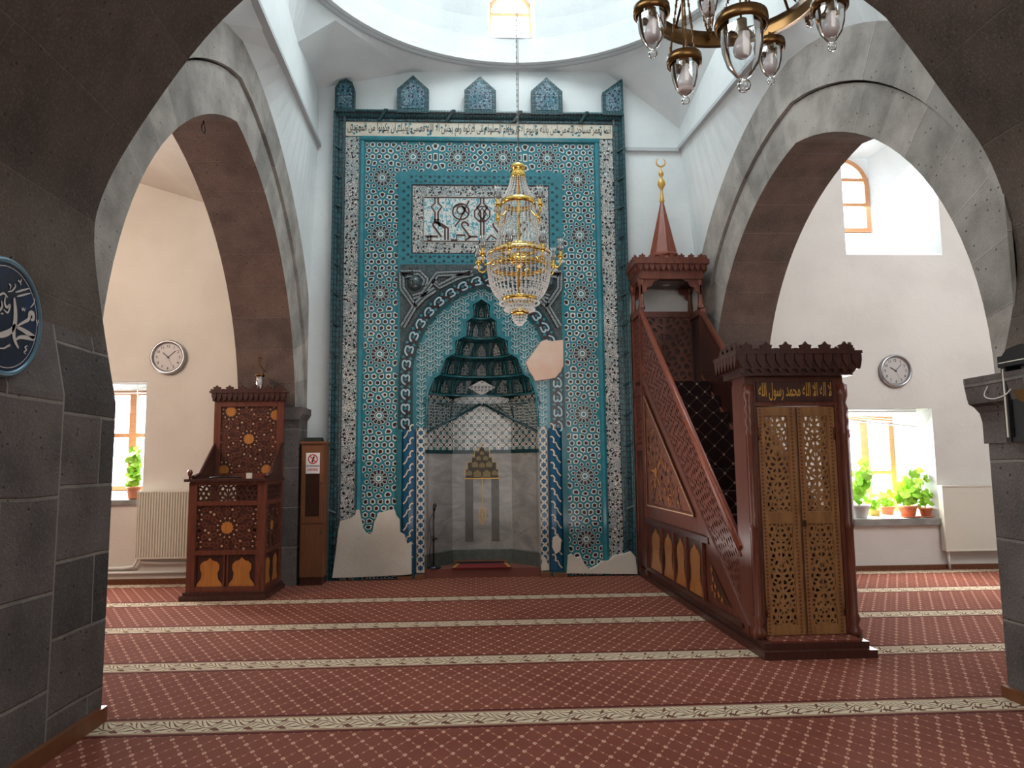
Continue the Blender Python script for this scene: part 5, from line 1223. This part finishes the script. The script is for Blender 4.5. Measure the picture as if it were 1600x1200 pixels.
S([(140,450),(150,560),(150,660),(135,760),(145,850),(180,925)],.030); S([(295,660),(320,650),(315,600),(285,600),(275,650),(230,680),(160,720)],.024)
S([(160,725),(230,760),(325,825),(300,830),(200,820),(155,845)],.026); S([(150,700),(110,760),(40,795),(-40,800),(-90,770)],.030)
S([(150,400),(285,362)],.010); S([(165,440),(293,408)],.010); S([(330,455),(325,500),(290,545)],.009); S([(210,540),(215,570),(228,550),(235,575),(246,545)],.008)
S([(345,655),(355,690),(370,655)],.009); S([(355,690),(352,720)],.008); S([(175,285),(195,305),(210,275)],.009); S([(197,305),(203,335)],.008); S([(90,320),(105,340),(100,375)],.009); S([(145,320),(150,345),(120,385),(80,395)],.009)
S([(265,900),(240,915),(255,940),(230,960),(250,980)],.009); S([(90,885),(100,900),(85,900),(40,925),(-20,920)],.010)
S([(60,430),(50,500),(70,540),(100,520),(80,590),(40,560)],.014); S([(20,480),(25,540),(-20,580),(-80,560)],.014); S([(-20,440),(-30,560)],.014); S([(10,600),(40,600)],.008); S([(0,430),(40,410),(80,450)],.012)
mb.build('white_calligraphy',plain('calligraphy_white',(.55,.50,.47),.5),fc)
mb=MB(); mb.tube([tp(.03,rp+.0,.01),tp(.06,rp+.03,.0)],.008,6); mb.build('hanging_hook',BLACK,PL)
# ---------------------------------------------------------------- pendulum clock on the right pier and its cable
CC=thing('pendulum_clock','black framed pendulum clock hanging on the dark right pier at the picture edge','clock',(3.30,4.2,1.6))
mb=MB(); X0,X1=3.245,3.355; 
mb.yz([(4.36,2.02),(4.36,1.62),(4.02,1.62),(4.02,2.02)],X0+.03,X1); mb.yz([(4.38,2.06),(4.38,2.13),(4.34,2.13),(4.30,2.165),(4.19,2.18),(4.08,2.165),(4.04,2.13),(4.0,2.13),(4.0,2.06)],X0,X1+.0); mb.box((X0+.02,4.0,1.6),(X1,4.38,1.63)); mb.box((X0+.01,4.33,1.6),(X1,4.37,2.08)); mb.build('case',BLACK,CC)
mb=MB(); mb.box((X0+.005,4.345,1.63),(X0+.012,4.355,2.05)); mb.box((X0-.002,4.02,2.085),(X0,4.37,2.09)); mb.build('gilt_line',CREAM,CC)
mb=MB(); mb.lathe([(0,.0),(.09,.0),(.10,.01)],(0,0,0),20); mb.v=[Vector((X0+.028-v.z,4.19+v.x,1.93+v.y)) for v in mb.v]; mb.build('dial',BRASS,CC)
mb=MB(); mb.tube([(X0+.02,4.19,1.82),(X0+.02,4.19,1.70)],.004,5); mb.lathe([(0,0),(.035,.0),(.03,.01)],(0,0,0),14); mb.v[-28:]; mb.build('pendulum',BRASS,CC)
pts=[onX(x,y,3.245) for x,y in((1543,604),(1539,612),(1538,618),(1543,622),(1553,623),(1564,620),(1572,616),(1579,608))]
mb=MB(); mb.tube(cat([tuple(p) for p in pts],5),.0035,6); tag(mb.build('white_cable',WHITEP),'loop of thin white cable hanging on the cap of the right pier','cable')
# ---------------------------------------------------------------- crystal chandelier
HX,HY=.455,7.32
CH=thing('crystal_chandelier','large gilt and crystal chandelier hanging in front of the tiled niche','chandelier',(HX,HY,2.9))
k_=.00636; zy=lambda y:onY(808,y,HY).z
prof=[(12,280),(14,290),(20,302),(27,314)],[(26,324),(29,345),(33,368),(37,388)],[(50,399),(50.5,412),(49,430),(46,445),(40,458),(33,466)],[(25,472),(22,480),(17,487)],[(12,492),(10,500),(4,507)]
cnt=(22,30,40,26,14)
bd=MB()
def bead(c,r):
    i=[bd.P((c[0]+a*r,c[1]+b*r,c[2]+d*r*1.25)) for a,b,d in((1,0,0),(0,1,0),(-1,0,0),(0,-1,0),(0,0,1),(0,0,-1))]
    for a,b in((0,1),(1,2),(2,3),(3,0)): bd.F((i[a],i[b],i[4])); bd.F((i[b],i[a],i[5]))
bm_=MB()
for pr,n in zip(prof,cnt):
    pts=cat([(a*k_,zy(b)) for a,b in pr],6)
    L=sum(math.dist(a,b) for a,b in zip(pts,pts[1:])); step=.024; nb=max(2,int(L/step))
    for q in range(nb+1):
        t=L*q/nb; acc=0
        for a,b in zip(pts,pts[1:]):
            l=math.dist(a,b)
            if acc+l>=t-1e-9: f=(t-acc)/l; r=a[0]+(b[0]-a[0])*f; z=a[1]+(b[1]-a[1])*f; break
            acc+=l
        for s in range(n):
            an=2*PI*(s+.5*(q%2)*0)/n; bead((HX+r*math.cos(an),HY+r*math.sin(an),z),.0105)
o=bd.build('crystal_strands',CRYS,CH); o['kind']='stuff'
bd=MB()
for s in range(40):
    an=2*PI*s/40
    for r,z in((.325,zy(398)),(.30,zy(396)),(.27,zy(394)),(.24,zy(392)),(.29,zy(405)),(.20,zy(474)),(.13,zy(478)),(.15,zy(484)),(.28,zy(425)),(.26,zy(445)),(.2,zy(458))): bead((HX+r*math.cos(an+r*3),HY+r*math.sin(an+r*3),z),.013)
o=bd.build('crystal_drops',CRYS,CH); o['kind']='stuff'
def ringband(r,z,h,nm='gilt_ring'):
    mb=MB(); mb.lathe([(r-.008,z-h/2),(r+.004,z-h/2),(r+.008,z),(r+.004,z+h/2),(r-.008,z+h/2)],(HX,HY,0),40); mb.f=mb.f[:-2];mb.mi=mb.mi[:-2];mb.uv=mb.uv[:-2];mb.sm=mb.sm[:-2]; return mb.build(nm,GOLD,CH)
ringband(27.5*k_,zy(318),.055); ringband(31*k_,zy(389),.05); ringband(50*k_,zy(398),.045); ringband(47*k_,zy(417),.05); ringband(27*k_,zy(468),.045); ringband(13.5*k_,zy(488),.05)
mb=MB(); mb.lathe([(0.02,zy(257)),(.07,zy(258)),(.078,zy(262)),(.07,zy(266)),(.062,zy(268)),(.074,zy(271)),(.08,zy(276)),(.074,zy(281))],(HX,HY,0),24); mb.build('gilt_cap',GOLD,CH)
mb=MB(); mb.tube([(HX,HY,zy(265)),(HX,HY,zy(470))],.018,8); mb.lathe([(.02,zy(395)),(.09,zy(400)),(.10,zy(410)),(.03,zy(420))],(HX,HY,0),16)
for s in range(8): an=2*PI*s/8; mb.tube([(HX+.05*math.cos(an),HY+.05*math.sin(an),zy(405)),(HX+.32*math.cos(an),HY+.32*math.sin(an),zy(398))],.007,5)
mb.build('gilt_stem',GOLD,CH)
def carm(an,r0,r1,z,nm='candle_arm'):
    d=lambda r,z_:(HX+r*math.cos(an),HY+r*math.sin(an),z_)
    mb=MB(); mb.tube(cat([d(r0,z),d(r0+(r1-r0)*.4,z-.06),d(r0+(r1-r0)*.8,z-.075),d(r1,z-.03),d(r1,z+.02)],4),.008,6); mb.lathe([(.01,z-.0),(.03,z+.02),(.034,z+.035),(.02,z+.045),(.014,z+.05),(.026,z+.075),(.0,z+.09)],(d(r1,0)[0],d(r1,0)[1],0),12); a=mb.build(nm,GOLD,CH)
    mb=MB(); mb.lathe([(.018,z+.08),(.036,z+.10),(.038,z+.13),(.028,z+.17),(.032,z+.205),(.040,z+.225)],(d(r1,0)[0],d(r1,0)[1],0),14); mb.f=mb.f[:-2];mb.mi=mb.mi[:-2];mb.uv=mb.uv[:-2];mb.sm=mb.sm[:-2]; mb.build('tulip_shade',SHADE,a)
    mb=MB(); mb.lathe([(.012,z+.08),(.018,z+.11),(.012,z+.15),(.0,z+.175)],(d(r1,0)[0],d(r1,0)[1],0),10); mb.build('candle_bulb',BULB,a)
    global bd; bd=MB()
    for q in range(6): 
        b=2*PI*q/6; c=d(r1,0); bead((c[0]+.035*math.cos(b),c[1]+.035*math.sin(b),z-.02),.011)
    bd.build('arm_crystals',CRYS,a)
for s in range(8): carm(2*PI*(s+.5)/8+.12,.30,.43,zy(410))
for s in range(4): carm(2*PI*s/4+.75+PI,.17,.30,zy(335)+.0)
mb=MB()
zc=zy(257)
mb.tube([(HX+.012,HY,zc),(HX+.016,HY,6.0),(HX+.006,HY,9.68)],.004,5)
for q in range(170): z=zc+q*.03; mb.cbox((HX,HY,z),(.012 if q%2 else .005,.005 if q%2 else .012,.02))
mb.build('suspension_chain',plain('grey_chain',(.28,.26,.26),.4,.7),CH)
# ---------------------------------------------------------------- brass ring lamp in the foreground
RZ=3.47; rcx,rcy,rr_=1.10,2.85,.36
RL=thing('ring_lamp','dark brass hoop lamp with clear glass cups hanging at the top right of the foreground','lamp',(rcx,rcy,RZ))
mb=MB(); mb.lathe([(rr_-.012,RZ-.035),(rr_+.012,RZ-.035),(rr_+.014,RZ),(rr_+.012,RZ+.035),(rr_-.012,RZ+.035),(rr_-.014,RZ),(rr_-.012,RZ-.035)],(rcx,rcy,0),56); mb.f=mb.f[:-2];mb.mi=mb.mi[:-2];mb.uv=mb.uv[:-2];mb.sm=mb.sm[:-2]
for q in range(4): a=2*PI*q/4+.5; mb.tube([(rcx,rcy,RZ+.75),(rcx+rr_*math.cos(a),rcy+rr_*math.sin(a),RZ)],.006,6)
mb.build('brass_hoop',BRASS,RL)
mb=MB(); mb.tube([(rcx,rcy,RZ+.75),(rcx,rcy,6.29)],.01,6); mb.build('suspension_rod',BRASS,RL)
def glass_lamp(px,yrim,wpx,Y,anchor_z,sc_=1):
    c=onY(px,yrim,Y); r=wpx/2*Y/1150*.97; a=mb=MB()
    mb.lathe([(r-.004,c.z-.018*sc_),(r+.005,c.z-.018*sc_),(r+.007,c.z),(r+.005,c.z+.018*sc_),(r-.004,c.z+.018*sc_)],(c.x,Y,0),28); mb.f=mb.f[:-2];mb.mi=mb.mi[:-2];mb.uv=mb.uv[:-2];mb.sm=mb.sm[:-2]
    for s in range(3):
        b=2*PI*s/3+.4; top=(c.x+(rcx-c.x)*.03,Y+(rcy-Y)*.03,anchor_z); p=Vector((c.x+r*math.cos(b),Y+r*math.sin(b),c.z+.015)); t=Vector(top); n=int((t-p).length/.014)
        for q in range(n): d=p+(t-p)*((q+.5)/n); mb.cbox(d,(.007 if q%2 else .003,.003 if q%2 else .007,.013))
    mb.tube([(c.x,Y,anchor_z),(c.x,Y,c.z+.01)],.004,6); mb.tube([(c.x,Y,c.z+.012),(c.x,Y,c.z-.03*sc_)],.019*min(sc_,1.2),12); L=mb.build('lamp_collar',BRASS,RL)
    mb=MB(); mb.lathe([(r*.86,c.z+.02),(r*.85,c.z-r*0.580),(r*.80,c.z-r*1.160),(r*.62,c.z-r*1.798),(r*.30,c.z-r*2.262),(r*.13,c.z-r*2.378),(r*.12,c.z-r*2.436),(r*.24,c.z-r*2.552),(r*.27,c.z-r*2.691),(r*.2,c.z-r*2.877),(0,c.z-r*2.935)],(c.x,Y,0),28); mb.f=mb.f[:-1] if 0 else mb.f; mb.f=[f for f in mb.f if len(f)<10]; mb.mi=mb.mi[:len(mb.f)];mb.uv=mb.uv[:len(mb.f)];mb.sm=mb.sm[:len(mb.f)]; mb.build('glass_cup',LAMPG,L)
    b=.036*(1 if sc_<1.3 else 1.05); z=c.z-.03*sc_
    mb=MB(); mb.lathe([(b*.42,z),(b*.45,z-b*.5),(b*.8,z-b*1.2),(b,z-b*1.9),(b*.85,z-b*2.5),(b*.45,z-b*2.85),(0,z-b*2.95)],(c.x,Y,0),20); mb.build('bulb',BULB,L)
for a in((1018,18,58,2.80,RZ-.02),(1069,95,54,2.62,RZ-.02),(1158,36,86,2.75,RZ,1.35),(1202,72,48,3.12,RZ-.02),(1296,8,58,2.75,RZ-.02),(1105,-16,44,3.18,RZ-.02),(1262,-14,46,3.05,RZ-.02)): glass_lamp(*a)
# ---------------------------------------------------------------- light
w=bpy.data.worlds.new('World'); sc.world=w; w.use_nodes=True; bg=w.node_tree.nodes['Background']
bg.inputs[0].default_value=(.86,.95,1.0,1); bg.inputs[1].default_value=9.0
def area(name,loc,target,size,power,col=(1,1,1),sy=None,spread=None):
    l=bpy.data.lights.new(name,'AREA'); l.energy=power; l.color=col; l.size=size; l.shape='RECTANGLE'; l.size_y=sy or size
    if spread: l.spread=spread
    o=bpy.data.objects.new(name,l); COL.objects.link(o); o.location=loc
    o.rotation_euler=(Vector(target)-Vector(loc)).to_track_quat('-Z','Y').to_euler(); return o
area('window_light_left',(-5.0,10.3,1.95),(-4.4,6,0.2),.9,90,(1,.97,.95),1.3)
area('window_light_right',(5.75,10.45,1.5),(5.0,6,0),.8,110,(1,.98,.95),1.3)
area('window_light_upper',(5.8,10.6,5.6),(6.2,8,3),.8,28,(.9,.97,1),1.1)
area('dome_window_light',(.47,10.1,7.9),(.6,6,2),.7,50,(.95,.98,1),.9)
area('dome_fill',(.55,7.3,9.2),(.55,7.3,0),2.4,125,(.86,.97,1))  # added fill lamp under the dome crown, pointing down
area('left_bay_fill',(-6.0,6.2,4.2),(-4.5,9.5,2.5),1.6,85,(1,.80,.66))  # added warm fill lamp in the left bay, no visible source
area('right_bay_fill',(6.8,5.5,5.2),(5.6,10,3.0),1.8,95,(1,.97,.95))  # added fill lamp for the back wall of the right bay
area('front_fill',(1.2,-2.2,3.2),(.5,8,2.2),3.2,60,(1,.95,.9))  # added fill lamp behind the camera, stands for no seen source
area('upward_fill',(.5,7.6,.6),(.5,7.7,7),2.4,38,(1,.93,.9))  # added lamp near the floor, brightens the ceiling in place of bounced light
def spot(name,loc,target,power,ang,col=(1,1,1)):
    l=bpy.data.lights.new(name,'SPOT'); l.energy=power; l.color=col; l.spot_size=R(ang); l.spot_blend=.9; l.shadow_soft_size=.25
    o=bpy.data.objects.new(name,l); COL.objects.link(o); o.location=loc; o.rotation_euler=(Vector(target)-Vector(loc)).to_track_quat('-Z','Y').to_euler()
spot('sunbeam_right',(6.0,10.5,1.85),(6.1,8.6,0),150,34,(1,.96,.92))
spot('sunbeam_left',(-4.95,10.42,2.1),(-2.7,6.6,0),260,30,(1,.93,.90))

sc.view_settings.view_transform='Standard'; sc.view_settings.look='None'; sc.view_settings.exposure=0.5
cy=sc.cycles
try: cy.max_bounces=6; cy.diffuse_bounces=4; cy.transparent_max_bounces=24; cy.glossy_bounces=3; cy.sample_clamp_indirect=4; cy.caustics_reflective=False; cy.caustics_refractive=False
except Exception: pass
for o in list(sc.objects):
    if '_o' in o: del o['_o']
